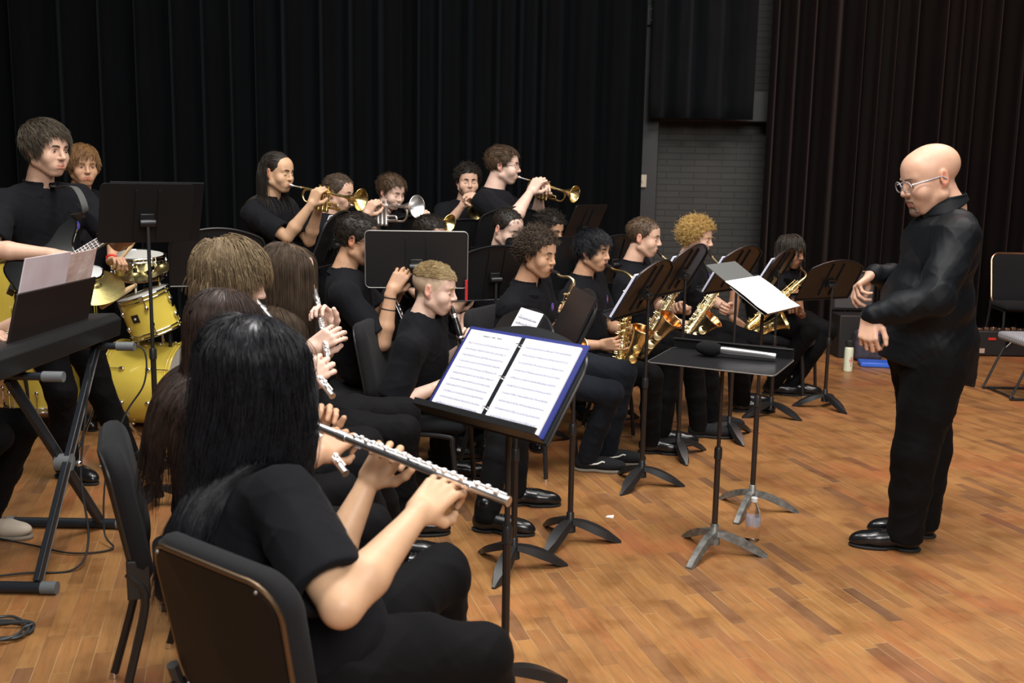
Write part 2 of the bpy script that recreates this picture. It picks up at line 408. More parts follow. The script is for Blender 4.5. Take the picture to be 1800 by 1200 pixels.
# ------------------------------------------------------------------ curtains
def velour(name, col, sheen, tint):
    return mat(name, col, 0.85, spec=0.06, var=0.25, vscale=9, bump=0.05, bscale=220, sheen=sheen, sheentint=tint, stretch=(1, 1, 0.25))
M_vel = velour('black_velour', (0.0013, 0.0015, 0.0019), 0.026, (0.75, 0.88, 1.0))
M_vel2 = velour('black_velour_red_light_tint', (0.0020, 0.0015, 0.0015), 0.062, (1.0, 0.82, 0.76))  # red stage light put into the colour and sheen of the black cloth
def curtain(name, p0, p1, z0, z1, period, amp, m, seed, label, cat='curtain', group=None):
    r = np.random.default_rng(seed); p0 = V3(p0[0], p0[1], 0); p1 = V3(p1[0], p1[1], 0); Lc = np.linalg.norm(p1 - p0); d = (p1 - p0)/Lc; nrmv = V3(d[1], -d[0], 0)
    nx = int(Lc/period*18); nz = 24; us = np.linspace(0, Lc, nx)
    ph = np.cumsum(np.full(nx, 2*math.pi*(Lc/nx)/period) * (1 + 0.55*np.interp(us, np.linspace(0, Lc, max(4, int(Lc/period))), r.uniform(-1, 1, max(4, int(Lc/period))))))
    am = amp*(1 + 0.5*np.interp(us, np.linspace(0, Lc, max(4, int(Lc/period*0.8))), r.uniform(-1, 1, max(4, int(Lc/period*0.8)))))
    vs = []
    for side in (0, 1):
        for j in range(nz + 1):
            f = j/nz; z = z0 + (z1 - z0)*f
            wob = 0.10*np.sin(us*1.7 + 3*f + seed) + 0.05*np.sin(us*4.1 - 2*f)
            y = am*(0.75 + 0.35*f)*(np.sin(ph + wob) + 0.25*np.sin(2*ph + 1.3 + wob))
            p = p0 + d*us[:, None]*1.0 + nrmv*(y[:, None] - side*0.006) ; p[:, 2] = z
            vs.append(p)
    vs = np.concatenate(vs); fs = []
    W = nx; B = (nz + 1)*nx
    i, j = np.meshgrid(np.arange(nx - 1), np.arange(nz)); i = i.ravel(); j = j.ravel()
    a = j*W + i
    fs = np.concatenate([np.stack([a, a+1, a+1+W, a+W], 1), np.stack([a+B, a+W+B, a+1+W+B, a+1+B], 1)])
    i = np.arange(nx - 1); k = nz*W
    fs = np.concatenate([fs, np.stack([i, i+B, i+1+B, i+1], 1), np.stack([k+i, k+i+1, k+i+1+B, k+i+B], 1)])
    j = np.arange(nz)*W
    fs = np.concatenate([fs, np.stack([j, j+W, j+W+B, j+B], 1), np.stack([j+W-1, j+W-1+B, j+2*W-1+B, j+2*W-1], 1)])
    o = link(name, npmesh(name, vs, fs), m); return tag(o, label, cat, group)
XL = P(1124, 400, 9.0)[0]
curtain('stage_curtain', (-7.0, 8.75), (-1.0, 8.95), 0.01, 6.2, 0.30, 0.12, M_vel, 3, 'black pleated stage curtain hanging behind the drums and the bass player', group=None)
curtain('stage_curtain', (-1.1, 9.12), (XL, 9.02), 0.01, 6.2, 0.27, 0.11, M_vel, 8, 'black pleated stage curtain hanging behind the standing trumpet players')
xa = P(1143, 100, WALLY - 0.6)[0]; xb = P(1330, 100, WALLY - 0.6)[0]
curtain('curtain_border', (xa, WALLY - 0.62), (xb, WALLY - 0.55), P(1240, 209, WALLY - 0.6)[2], 6.2, 0.36, 0.10, velour('grey_black_velour', (0.0050, 0.0060, 0.0068), 0.045, (0.75, 0.9, 1)), 5, 'short black curtain whose hem ends above the brick recess')
XR = P(1335, 400, 10.50)[0]
curtain('stage_curtain', (XR, 10.50), (7.6, 10.45), 0.01, 6.4, 0.22, 0.12, M_vel2, 21, 'black pleated stage curtain with red stage light tinted into its colour, behind the bald conductor')
# ------------------------------------------------------------------ light
def area(name, loc, target, size, power, col, size_y=None, spread=math.pi):
    l = bpy.data.lights.new(name, 'AREA'); l.energy = power; l.color = col; l.size = size
    if size_y: l.shape = 'RECTANGLE'; l.size_y = size_y
    l.spread = spread
    o = bpy.data.objects.new(name, l); COL.objects.link(o); o.location = loc
    o.rotation_euler = (Vector(target) - Vector(loc)).to_track_quat('-Z', 'Y').to_euler(); return o
area('stage_light', (0.4, 3.4, 6.2), (0.4, 4.6, 0), 7.0, 330, (1.0, 0.97, 0.94), 4.5)
area('stage_light', (0.2, 2.6, 5.4), (0.6, 4.8, 0), 1.4, 150, (1.0, 0.97, 0.93), 0.8)
area('stage_light', (-2.6, 4.8, 5.8), (-1.6, 5.4, 0.8), 1.5, 70, (1.0, 0.98, 0.95))
area('stage_light', (3.6, 5.6, 5.8), (3.2, 6.2, 0), 2.0, 150, (1.0, 0.90, 0.82))
area('stage_light', (1.4, -2.2, 4.2), (0.2, 5.2, 1.0), 2.6, 330, (1.0, 0.97, 0.92))
area('stage_light', (4.2, 8.0, 5.8), (4.6, 10.2, 2.0), 0.6, 60, (1.0, 0.45, 0.38))
w = bpy.data.worlds.new('world'); scene.world = w; w.use_nodes = True
w.node_tree.nodes['Background'].inputs[0].default_value = (0.75, 0.85, 1.0, 1); w.node_tree.nodes['Background'].inputs[1].default_value = 0.035
scene.view_settings.view_transform = 'Standard'; scene.view_settings.look = 'None'; scene.view_settings.gamma = 1.0; scene.view_settings.exposure = 0.18
scene.view_settings.use_curve_mapping = False
# ------------------------------------------------------------------ shared materials
M_blk = mat('black_stand_enamel', (0.011, 0.011, 0.012), 0.34, spec=0.5, bump=0.03, bscale=400)
M_blkm = mat('black_satin_metal', (0.014, 0.014, 0.015), 0.38, spec=0.6)
M_edge = mat('worn_edge_steel', (0.20, 0.19, 0.18), 0.4, metal=0.6)
M_worn = mat('worn_grey_base', (0.085, 0.085, 0.08), 0.38, metal=0.5, col2=(0.26, 0.26, 0.245), vscale=28)
M_tube = mat('brown_black_tube', (0.030, 0.022, 0.019), 0.32, metal=0.3)
M_cup = mat('black_upholstery', (0.013, 0.013, 0.0145), 0.9, spec=0.15, sheen=0.03, bump=0.06, bscale=700)
M_chrome = mat('chrome', (0.75, 0.75, 0.76), 0.12, metal=1.0)
M_bronze = mat('bronze_frame', (0.13, 0.085, 0.05), 0.35, metal=0.8)
M_rub = mat('black_rubber', (0.012, 0.012, 0.012), 0.7)
# ------------------------------------------------------------------ music stand
def desk_outline(kind, w=0.51, h=0.335):
    if kind == 'arch':
        pts = [(-w/2, -h/2), (w/2, -h/2)]; n = 14
        a = []
        for k in range(n + 1):
            t = k/n; x = w/2*0.86*(1 - 2*t); a.append((x, h/2 - 0.052*(2*t - 1)**2 ))
        right = [(w/2, h/2 - 0.115), (w/2*0.975, h/2 - 0.083), (w/2*0.93, h/2 - 0.062)]
        return pts + right + a + [(-x, y) for x, y in reversed(right)]
    return rrect(w, h, 0.022)
def music_stand(base, z, az, tilt, label, kind='arch', lead=None, worn=False, leg_az=0.0, w=0.51, h=0.335, rim=False, group='music stands of the band', lip=0.055, flat=False):
    """z: height of the desk centre; az: heading the front of the desk looks to (towards its player); tilt: lean back from upright"""
    base = V3(base[0], base[1], 0); root = empty('music_stand', base, label, 'music stand', group)
    F0 = frame(az); r, f = F0[:, 0], F0[:, 1]; a = math.radians(tilt)
    nv = f*math.cos(a) + V3(0, 0, 1)*math.sin(a); up = V3(0, 0, 1)*math.cos(a) - f*math.sin(a)
    c = base + V3(0, 0, z) + nv*0.035 + up*0.03
    desk = MB(); ol = desk_outline(kind, w, h); desk.prism(ol, c, r, up, nv, 0.004)
    if kind == 'arch' or rim:                                       # rolled rim round the sheet
        ring = [c + r*x + up*y - nv*0.006 for x, y in ol]; desk.tube(ring, 0.0055, 6, closed=True)
    d = desk.build('desk', M_blk, root, angle=0.5)
    if worn:
        we = MB(); we.tube([c + r*x + up*y for x, y in ol], 0.0026, 6, closed=True); we.build('worn_edge', M_edge, root)
    led = MB(); lc = c - up*(h/2) + nv*0.0
    led.box(lc + nv*lip/2, (w/2 - 0.004, 0.002, lip/2), np.stack([r, up, nv], 1)); led.box(lc + nv*lip + up*0.008, (w/2 - 0.004, 0.010, 0.002), np.stack([r, up, nv], 1))
    led.build('ledge', M_blk, root, bevel=0.001)
    rib = MB()
    for sx in (-0.05, 0.05): rib.box(c + r*sx - nv*0.007, (0.004, h*0.40, 0.004), np.stack([r, up, nv], 1))
    rib.build('rib', M_blk, root)
    joint = c - nv*0.035 - up*0.03
    br = MB(); br.box(c - nv*0.012 - up*0.03, (0.030, 0.034, 0.007), np.stack([r, up, nv], 1)); br.lathe([(0.016, -0.035), (0.018, 0), (0.016, 0.035)], c - nv*0.035 - up*0.03, r, 14)
    br.build('bracket', M_blkm, root, bevel=0.002)
    top = joint; zs = z*0.55; bx = base
    dirv = (top - base)
    def at(zz): return base + dirv*(zz/top[2])
    tu = M_tube
    MB().tube([at(zs - 0.05), top], 0.0085, 12).build('inner_tube', M_tube if worn else M_blkm, root)
    MB().tube([at(0.07), at(zs)], 0.0125, 14).build('outer_tube', M_tube, root)
    MB().lathe([(0.0125, 0), (0.0165, 0.004), (0.0165, 0.045), (0.0135, 0.055)], at(zs) - V3(0, 0, 0.03), dirv, 14).build('clutch_collar', M_blkm, root)
    MB().lathe([(0.026, 0), (0.024, 0.03), (0.018, 0.04), (0.017, 0.085), (0.0135, 0.09)], base + V3(0, 0, 0.045), (0, 0, 1), 18).build('hub', M_worn if worn else M_blkm, root)
    for k in range(3):
        an = math.radians(leg_az + 120*k); dv = V3(math.cos(an), math.sin(an), 0); sd = V3(-dv[1], dv[0], 0); lg = MB(); prof = []
        N = 12; vs = []; fs = []
        for i in range(N + 1):
            t = i/N; x = 0.012 + t*0.215; zt = 0.082*(1 - t**1.9) + 0.012*(1 - t) + 0.008; wd = 0.021*(1 - 0.25*t) if worn else 0.020 + 0.012*math.sin(math.pi*min(1, t*1.1)); 
            if not worn and t > 0.75: wd *= 1 - (t - 0.75)*2.6
            zb = max(0.0, zt - 0.022 - 0.012*math.sin(math.pi*t))
            if t > 0.94: zb = 0.0
            p = base + dv*x
            vs += [p + sd*wd + V3(0, 0, zb), p + sd*wd*0.75 + V3(0, 0, zt), p - sd*wd*0.75 + V3(0, 0, zt), p - sd*wd + V3(0, 0, zb)]
        for i in range(N):
            for q in range(4): fs.append((i*4+q, i*4+(q+1) % 4, i*4+4+(q+1) % 4, i*4+4+q))
        fs += [(3, 2, 1, 0), (N*4, N*4+1, N*4+2, N*4+3)]
        lg.add(vs, fs); lg.build('leg', M_worn if worn else M_blkm, root, angle=0.5)
    return dict(root=root, c=c, r=r, up=up, n=nv, w=w, h=h)
# ------------------------------------------------------------------ papers and folders on a stand
M_paper = mat('white_paper', (0.86, 0.86, 0.89), 0.7)
M_ink = mat('printed_ink', (0.55, 0.56, 0.70), 0.8)
M_ink2 = mat('dark_ink', (0.10, 0.10, 0.14), 0.8)
M_ink3 = mat('grey_ink', (0.36, 0.37, 0.50), 0.8)
M_navy = mat('navy_vinyl', (0.022, 0.030, 0.17), 0.35, spec=0.6)
M_clear = mat('lilac_sheet_edge', (0.62, 0.62, 0.76), 0.5)
def sheet(name, st, x, y, w, h, m, off=0.004, th=0.0012, label=None, cat=None, group=None, parent=None, rot=0.0):
    c = st['c'] + st['r']*x + st['up']*y + st['n']*off; a = math.radians(rot)
    ex = st['r']*math.cos(a) + st['up']*math.sin(a); ey = st['up']*math.cos(a) - st['r']*math.sin(a)
    o = MB().box(c, (w/2, h/2, th/2), np.stack([ex, ey, st['n']], 1)).build(name, m, parent, smooth=False)
    if label: tag(o, label, cat, group)
    return o, c, ex, ey
def staves(mb_l, mb_n, c, ex, ey, n, w, h, rows, seed, top=0.86, bot=0.06, notes=True):
    r = random.Random(seed)
    for i in range(rows):
        y = h*(top - (top - bot)*i/(rows - 1)) - h/2
        for k in range(5): mb_l.box(c + ey*(y + (k-2)*0.0013) + n*0.0009, (w*0.44, 0.00022, 0.0002), np.stack([ex, ey, n], 1))
        if not notes: continue
        x = -w*0.40
        while x < w*0.43:
            yy = y + r.uniform(-0.003, 0.003)
            mb_n.box(c + ex*x + ey*yy + n*0.0011, (0.0012, 0.0009, 0.0002), np.stack([ex, ey, n], 1))
            mb_n.box(c + ex*(x+0.001) + ey*(yy + 0.0032) + n*0.0011, (0.0002, 0.0032, 0.0002), np.stack([ex, ey, n], 1))
            if r.random() < 0.3: mb_n.box(c + ex*(x+0.004) + ey*(yy + 0.0063) + n*0.0011, (0.0032, 0.0005, 0.0002), np.stack([ex, ey, n], 1))
            x += r.choice((0.0055, 0.0075, 0.011))
# ------------------------------------------------------------------ padded band chair
def band_chair(hip, az, label, seat_z=0.455, group='black padded band chairs', back=0.10, rim_m=None, rim_out=None, frame_m=None, m=None, name='band_chair', bh=0.40, bw=0.45, back_z=0.87):
    """hip: point under the sitter's pelvis; az: heading the sitter looks to"""
    F0 = frame(az); r, f, u = F0[:, 0], F0[:, 1], F0[:, 2]; o = V3(hip[0], hip[1], 0); fm = frame_m or M_blkm; m = m or M_cup
    root = empty(name, o, label, 'chair', group)
    R3 = np.stack([r, f, u], 1)
    Lx = lambda x, y, z: o + r*x + f*y + u*z
    s = SDF(o + V3(-0.45, -0.45, seat_z - 0.14), o + V3(0.45, 0.45, seat_z + 0.08), 0.008)
    s.box(Lx(0, 0.04, seat_z - 0.03), (0.215, 0.215, 0.030), R3, 0.028, 0.0).ell(Lx(0, 0.04, seat_z - 0.005), (0.19, 0.18, 0.018), R3, 0.02)
    s.build('seat', m, root)
    yb = -0.225; tl = math.radians(11); bu = u*math.cos(tl) - f*math.sin(tl); bn = f*math.cos(tl) + u*math.sin(tl)
    bc = Lx(0, yb, back_z - bh/2)                                   # back cushion
    hw = bw/2; ol = []
    for x, y in rrect(bw, bh, 0.085, 7): ol.append((x*(1 - 0.05*(0.5 - y/bh)), y))
    def bow(x): return -0.030*(1 - (x/hw)**2)
    vs = []; fs = []; n = len(ol)
    cuts = ((-0.012, 0.985), (-0.020, 0.955), (0.018, 0.985), (0.030, 0.93), (0.036, 0.5))
    pad = MB(); rings = [(0.0, 0.90, -0.020), (0.0, 0.985, -0.014), (0, 1.0, 0.0), (0, 0.985, 0.018), (0, 0.93, 0.030), (0, 0.55, 0.037)]
    for _, sc, dz in rings:
        for x, y in ol: vs.append(bc + r*x*sc + bu*y*sc + bn*(dz + bow(x*sc)))
    for i in range(len(rings)-1):
        for k in range(n): fs.append((i*n+k, i*n+(k+1) % n, (i+1)*n+(k+1) % n, (i+1)*n+k))
    for i, fl_ in ((0, True), (len(rings)-1, False)):
        b = len(vs); vs.append(bc + bn*(rings[i][2] + bow(0))); 
        for k in range(n): fs.append((b, i*n+(k+1) % n, i*n+k) if fl_ else (b, i*n+k, i*n+(k+1) % n))
    pad.add(vs, fs); pad.build('backrest', m, root, angle=1.0)
    sh = MB(); vs = []; fs = []
    sc = 0.90
    for dz in (-0.0215, -0.026):
        for x, y in ol: vs.append(bc + r*x*sc + bu*y*sc + bn*(dz + bow(x*sc)))
    for k in range(n): fs.append((k, (k+1) % n, n+(k+1) % n, n+k))
    b = len(vs); vs.append(bc + bn*(-0.026 + bow(0)))
    for k in range(n): fs.append((b, n+(k+1) % n, n+k))
    sh.add(vs, fs); sh.build('back_shell', mat('black_plastic_shell', (0.006, 0.0055, 0.0055), 0.6, spec=.25, bump=0.04, bscale=500), root, angle=1.0)
    rimm = MB(); ring = [bc + r*x*0.93 + bu*y*0.93 + bn*(-0.021 + bow(x*0.93)) for x, y in ol]; rimm.tube(ring, 0.0055, 8, closed=True); rimm.build('back_frame', rim_m or M_blkm, root)
    if rim_out:
        ro = MB(); ro.tube([bc + r*x*1.03 + bu*y*1.02 + bn*(.006 + bow(x)) for x, y in ol], 0.011, 8, closed=True); ro.build('outer_frame', rim_out, root)
    scw = MB()
    for x, y in ((-0.15, 0.15), (0.15, 0.15), (-0.15, -0.15), (0.15, -0.15)): scw.sph(bc + r*x*1.0 + bu*y + bn*(-0.028 + bow(x)), 0.0042, 8)
    scw.build('screw', M_edge, root)
    sd = MB()
    for sx in (-1, 1):
        side = 'leg'
        MB().tube(bez([Lx(0.20*sx, -0.24, back_z - bh + 0.05), Lx(0.205*sx, -0.20, seat_z - 0.03), Lx(0.205*sx, -0.235, 0.25), Lx(0.215*sx, -0.30, 0.012)], 6), 0.0125, 10).build(side, fm, root)
        MB().tube(bez([Lx(0.20*sx, -0.16, seat_z - 0.07), Lx(0.20*sx, 0.16, seat_z - 0.075), Lx(0.203*sx, 0.20, seat_z - 0.13), Lx(0.21*sx, 0.225, 0.012)], 6), 0.0125, 10).build(side, fm, root)
        MB().box(Lx(0.20*sx, -0.215, seat_z + 0.02), (0.010, 0.03, 0.055), R3).build('side_plate', fm, root, bevel=0.004)
    for sx in (-1, 1):
        for p in (Lx(0.215*sx, -0.30, 0), Lx(0.21*sx, 0.225, 0)):
            MB().lathe([(0.014, 0.0), (0.015, 0.004), (0.012, 0.02)], p, (0, 0, 1), 12).build('glide', M_chrome, root)
    MB().tube([Lx(-0.20, 0.10, seat_z - 0.075), Lx(0.20, 0.10, seat_z - 0.075)], 0.010, 8).build('crossbar', fm, root)
    return root
# ------------------------------------------------------------------ people
M_shirt = mat('black_polo_knit', (0.0060, 0.0062, 0.0080), 0.85, spec=0.12, sheen=0.012, bump=0.10, bscale=500)
M_dress = mat('black_dress_shirt', (0.0034, 0.0044, 0.0060), 0.55, spec=0.18, sheen=0.008, bump=0.05, bscale=300)
M_trou = mat('black_trousers', (0.0042, 0.0041, 0.0046), 0.8, spec=0.12, sheen=0.006, bump=0.05, bscale=400)
M_navt = mat('dark_navy_trousers', (0.0085, 0.011, 0.0165), 0.8, spec=0.15, sheen=0.02, bump=0.05, bscale=400)
M_gloss = mat('polished_black_leather', (0.008, 0.008, 0.009), 0.22, spec=0.6, bump=0.02, bscale=120)
M_suede = mat('black_suede', (0.014, 0.015, 0.017), 0.9, spec=0.2)
M_sole = mat('tan_rubber_sole', (0.20, 0.17, 0.13), 0.7)
M_white = mat('white_trim', (0.75, 0.75, 0.73), 0.6)
M_lens = mat('spectacle_lens', (1, 1, 1), 0.02, trans=1.0, ior=1.02, spec=0.3)
M_eye = mat('eye_white', (0.62, 0.58, 0.55), 0.25); M_iris = mat('dark_iris', (0.02, 0.012, 0.008), 0.15)
M_lash = mat('dark_lash', (0.025, 0.017, 0.013), 0.8)
M_blue = mat('emblem_blue', (0.045, 0.05, 0.32), 0.7); M_red = mat('emblem_red', (0.62, 0.10, 0.12), 0.7); M_band = mat('red_wristband', (0.60, 0.03, 0.02), 0.6)
def skin(name, c):
    a = mat('skin_' + name, c, 0.46, spec=0.4, sss=0.12, var=0.07, vscale=26, bump=0.02, bscale=320)
    l = mat('lips_' + name, (min(1, c[0]*0.86 + 0.03), c[1]*0.62, c[2]*0.62), 0.42, spec=0.4, sss=0.1)
    e = mat('ears_' + name, (min(1, c[0]*1.0), c[1]*0.74, c[2]*0.70), 0.5, spec=0.35, sss=0.2)
    return [a, l, e]
SK_L = skin('fair', (0.60, 0.375, 0.27)); SK_P = skin('pale', (0.66, 0.45, 0.36)); SK_M = skin('tan', (0.50, 0.285, 0.175)); SK_D = skin('brown', (0.26, 0.13, 0.075)); SK_O = skin('olive', (0.53, 0.325, 0.20))
def hairm(name, c, c2, rough=0.42):
    return mat('hair_' + name, c, rough + .10, spec=0.35, col2=c2, vscale=55, stretch=(1, 1, 0.35))
def ik(S, Wr, l1, l2, hint):
    d = Wr - S; L = np.linalg.norm(d); Lm = l1 + l2 - 0.004
    if L > Lm: Wr = S + d*Lm/L; d = Wr - S; L = Lm
    L = max(L, abs(l1-l2) + 0.01)
    a = (l1*l1 - l2*l2 + L*L)/(2*L); h = math.sqrt(max(l1*l1 - a*a, 0)); t = d/np.linalg.norm(d)
    hv = hint - S; hv = nrm(hv - t*(hv @ t)); return S + t*a + hv*h, Wr
def add_head(F, c, R, s, w=1.0, nose=1.0, jaw=1.0, full=0.0, eyes='down'):
    L = lambda x, y, z: c + R @ (V3(x*w, y, z)*s)
    E = lambda p, r, k=0.012, op='add', RR=None: F.ell(L(*p), np.array(r)*s*np.array([w, 1, 1]), R if RR is None else RR, k*s, op)
    Cp = lambda a, b, r1, r2, k=0.012, op='add': F.cap(L(*a), L(*b), r1*s, r2*s, k*s, op)
    E((0, -.016, .037), (.075, .096, .077)); E((0, .020, .012), (.068, .070, .070), .02); E((0, .0, .049), (.062, .076, .057), .02)
    E((0, .020, -.040), (.060, .064, .070), .02)
    E((0, .052, -.094), (.027*jaw, .024, .021), .022)
    for x in (-1, 1):
        Cp((x*.054*jaw, -.004, -.058), (x*.020*jaw, .056, -.096), .016, .014, .022)
        Cp((x*.052, -.008, -.015), (x*.054*jaw, -.002, -.058), .018, .016, .02)
        E((x*.040, .058, -.034), (.025 + .010*full, .024 + .010*full, .027 + .01*full), .026)
        Cp((x*.012, .081, .022), (x*.044, .068, .020), .0095, .009, .014)
    E((0, .046, .046), (.058, .041, .046), .02)
    for x in (-1, 1): E((x*.0315, .094, -.002), (.0165, .0150, .0090), .012, 'sub')
    Cp((0, .086, .010), (0, .1025*nose, -.026), .0072, .0098, .011); E((0, .1035*nose, -.030), (.0092, .0098, .0088), .008)
    for x in (-1, 1): E((x*.0108, .0945, -.033), (.0072, .0095, .0064), .006)
    E((0, .079, -.066), (.027, .015, .021), .016); E((-.026, .064, -.066), (.018, .018, .022), .016); E((.026, .064, -.066), (.018, .018, .022), .016)
    Cp((-.019, .084, -.0625), (.019, .084, -.0625), .0046, .0046, .006); Cp((0, .0895, -.062), (0, .090, -.062), .0060, .0060, .006)
    Cp((-.015, .0850, -.0735), (.015, .0850, -.0735), .0056, .0056, .006)
    Cp((-.022, .0905, -.0678), (.022, .0905, -.0678), .0018, .0018, .003, 'sub'); E((0, .090, -.084), (.018, .006, .004), .006, 'sub')
    for x in (-1, 1):
        a = 0.35*x; Re = R @ np.array([[math.cos(a), math.sin(a), 0], [-math.sin(a), math.cos(a), 0], [0, 0, 1]])
        F.ell(L(x*.0785, -.012, -.004), np.array([.0085, .0185, .031])*s, Re, .006*s); F.ell(L(x*.074, -.004, -.030), np.array([.007, .009, .012])*s, Re, .006*s)
        F.ell(L(x*.0865, -.009, .001), np.array([.0055, .0105, .019])*s, Re, .004*s, 'sub')
    # lids / eyeballs are added to the skin as closed lids; open eyes get their own mesh
    for x in (-1, 1): E((x*.0315, .0735, -.003), (.0135, .0125, .0115), .004)
    return L
def head_parts(root, c, R, s, w, hair_m, eyes, brow=True, browth=.0045):
    L = lambda x, y, z: c + R @ (V3(x*w, y, z)*s)
    for x in (-1, 1):
        if eyes == 'open':
            e = MB(); e.sph(L(x*.0315, .0765, -.003), np.array([.0105, .0105, .0066])*s, 14, R); me = e.build('eye', [M_eye, M_iris], root)
            for p in me.data.polygons:
                q = R.T @ (np.array(p.center) - L(x*.0315, .0765, -.003)) / s
                if abs(q[0]) < .0050 and q[1] > .004: p.material_index = 1
        lash = MB(); zz = -.0075 if eyes != 'open' else .0035
        lash.tube([L(x*(.0315 + dx), .0868 - 9*dx*dx*3.4 - (.0012 if eyes == 'open' else .0002), zz + (-1 if eyes != 'open' else 1)*(.0022 - 26*dx*dx)) for dx in (-.012, -.008, -.004, 0, .004, .008, .012)], [.0006*s] + [.0013*s]*5 + [.0006*s], 6).build('eyelash', M_lash, root)
        if brow:
            b = MB(); b.tube([L(x*.0125, .0935, .0185), L(x*.024, .0915, .0225), L(x*.036, .0855, .0225), L(x*.047, .0745, .0170)], [browth*s*.8, browth*s, browth*s*.9, browth*.4*s], 8).build('eyebrow', hair_m, root)
def add_hand(F, wr, tgt, pn, side, s=1.0, curl=(40, 45, 35), curls=None, spread=5, thumb='oppose', k=.006, tcurl=25):
    """side=+1 right hand, -1 left; tgt: point the palm reaches to; pn: direction the palm faces"""
    fd = nrm(tgt - wr); pn = nrm(pn - fd*(pn @ fd)); sd = nrm(np.cross(pn, fd))*side     # sd: towards the thumb
    L = lambda a, b, c: wr + (fd*a + sd*b + pn*c)*s
    F.chain([L(-.02, 0, 0), L(.012, 0, 0)], [.024*s, .026*s], k)
    bases = [(.088, .0285), (.092, .0095), (.087, -.0095), (.078, -.0275)]
    for (a, b) in bases: F.cap(L(.012, b*.65, .001), L(a, b, 0), .0145*s, .0115*s, .010*s)
    F.ell(L(.035, .022, .010), np.array([.030, .014, .013])*s, np.stack([fd, sd, pn], 1), .01*s)
    F.ell(L(.045, -.018, .007), np.array([.032, .012, .011])*s, np.stack([fd, sd, pn], 1), .01*s)
    lens = [(.043, .026, .021), (.047, .030, .022), (.044, .028, .022), (.034, .022, .019)]; rr = [.0092, .0095, .0090, .0080]
    tips = []
    for i, (a, b) in enumerate(bases):
        cu = curls[i] if curls else curl; ang = 0.0; p = L(a, b, 0); sp = math.radians((1.5 - i)*spread); dirs = []
        r0 = rr[i]
        for j in range(3):
            ang += math.radians(cu[j]); d = (fd*math.cos(ang) + pn*math.sin(ang)); d = nrm(d + sd*math.tan(sp)*max(0.2, math.cos(ang)))
            q = p + d*lens[i][j]*s; F.cap(p, q, (r0 - .0006*j)*s, (r0 - .0006*(j+1))*s, k*s*0.5); p = q
        tips.append((p, d, pn*math.cos(ang) - fd*math.sin(ang)))
    if thumb == 'oppose': td = [(fd*.55 + sd*.62 + pn*.55), (fd*.78 + sd*.12 + pn*.60), (fd*.85 - sd*.15 + pn*.45)]
    elif thumb == 'along': td = [(fd*.70 + sd*.70 + pn*.15), (fd*.92 + sd*.32 + pn*.15), (fd*.97 + sd*.1 + pn*.15)]
    else: td = [(fd*.55 + sd*.80 + pn*.1), (fd*.6 + sd*.8 + pn*.1), (fd*.7 + sd*.7 + pn*.1)]
    p = L(.018, .020, .006)
    for d, l, r1, r2 in zip(td, (.042, .034, .026), (.0155, .0118, .0104), (.0118, .0104, .0088)):
        q = p + nrm(d)*l*s; F.cap(p, q, r1*s, r2*s, k*s); p = q
    return tips
def strands_mesh(Pth, r0, r1, sides=3):
    """Pth (N,M,3) -> tapered tubes"""
    N, Mn, _ = Pth.shape; T = np.gradient(Pth, axis=1); T /= np.linalg.norm(T, axis=2, keepdims=True) + 1e-9
    ref = np.array([0.31, 0.22, 0.92]); A = np.cross(T, ref); A /= np.linalg.norm(A, axis=2, keepdims=True) + 1e-9; B = np.cross(T, A)
    f = np.linspace(0, 1, Mn)[None, :, None]; rad = r0*(1 - f**2.2) + r1*f**2.2
    vs = np.stack([Pth + rad*(math.cos(a)*A + math.sin(a)*B) for a in np.arange(sides)*2*math.pi/sides], 2)   # N,M,S,3
    base = (np.arange(N)*Mn*sides)[:, None, None]; i = np.arange(Mn-1)[None, :, None]; kx = np.arange(sides)[None, None, :]
    a = base + i*sides + kx; b = base + i*sides + (kx+1) % sides
    q = np.stack([a, b, b + sides, a + sides], -1).reshape(-1, 4)
    return vs.reshape(-1, 3), q
def lnoise(x, seed, f):
    r = np.random.default_rng(seed); o = np.zeros(x.shape[:-1])
    for i in range(4): o += np.sin(x @ (r.normal(0, 1, x.shape[-1])*f*(1 + .6*i)) + r.uniform(0, 6.28))/(1 + .5*i)
    return o/2
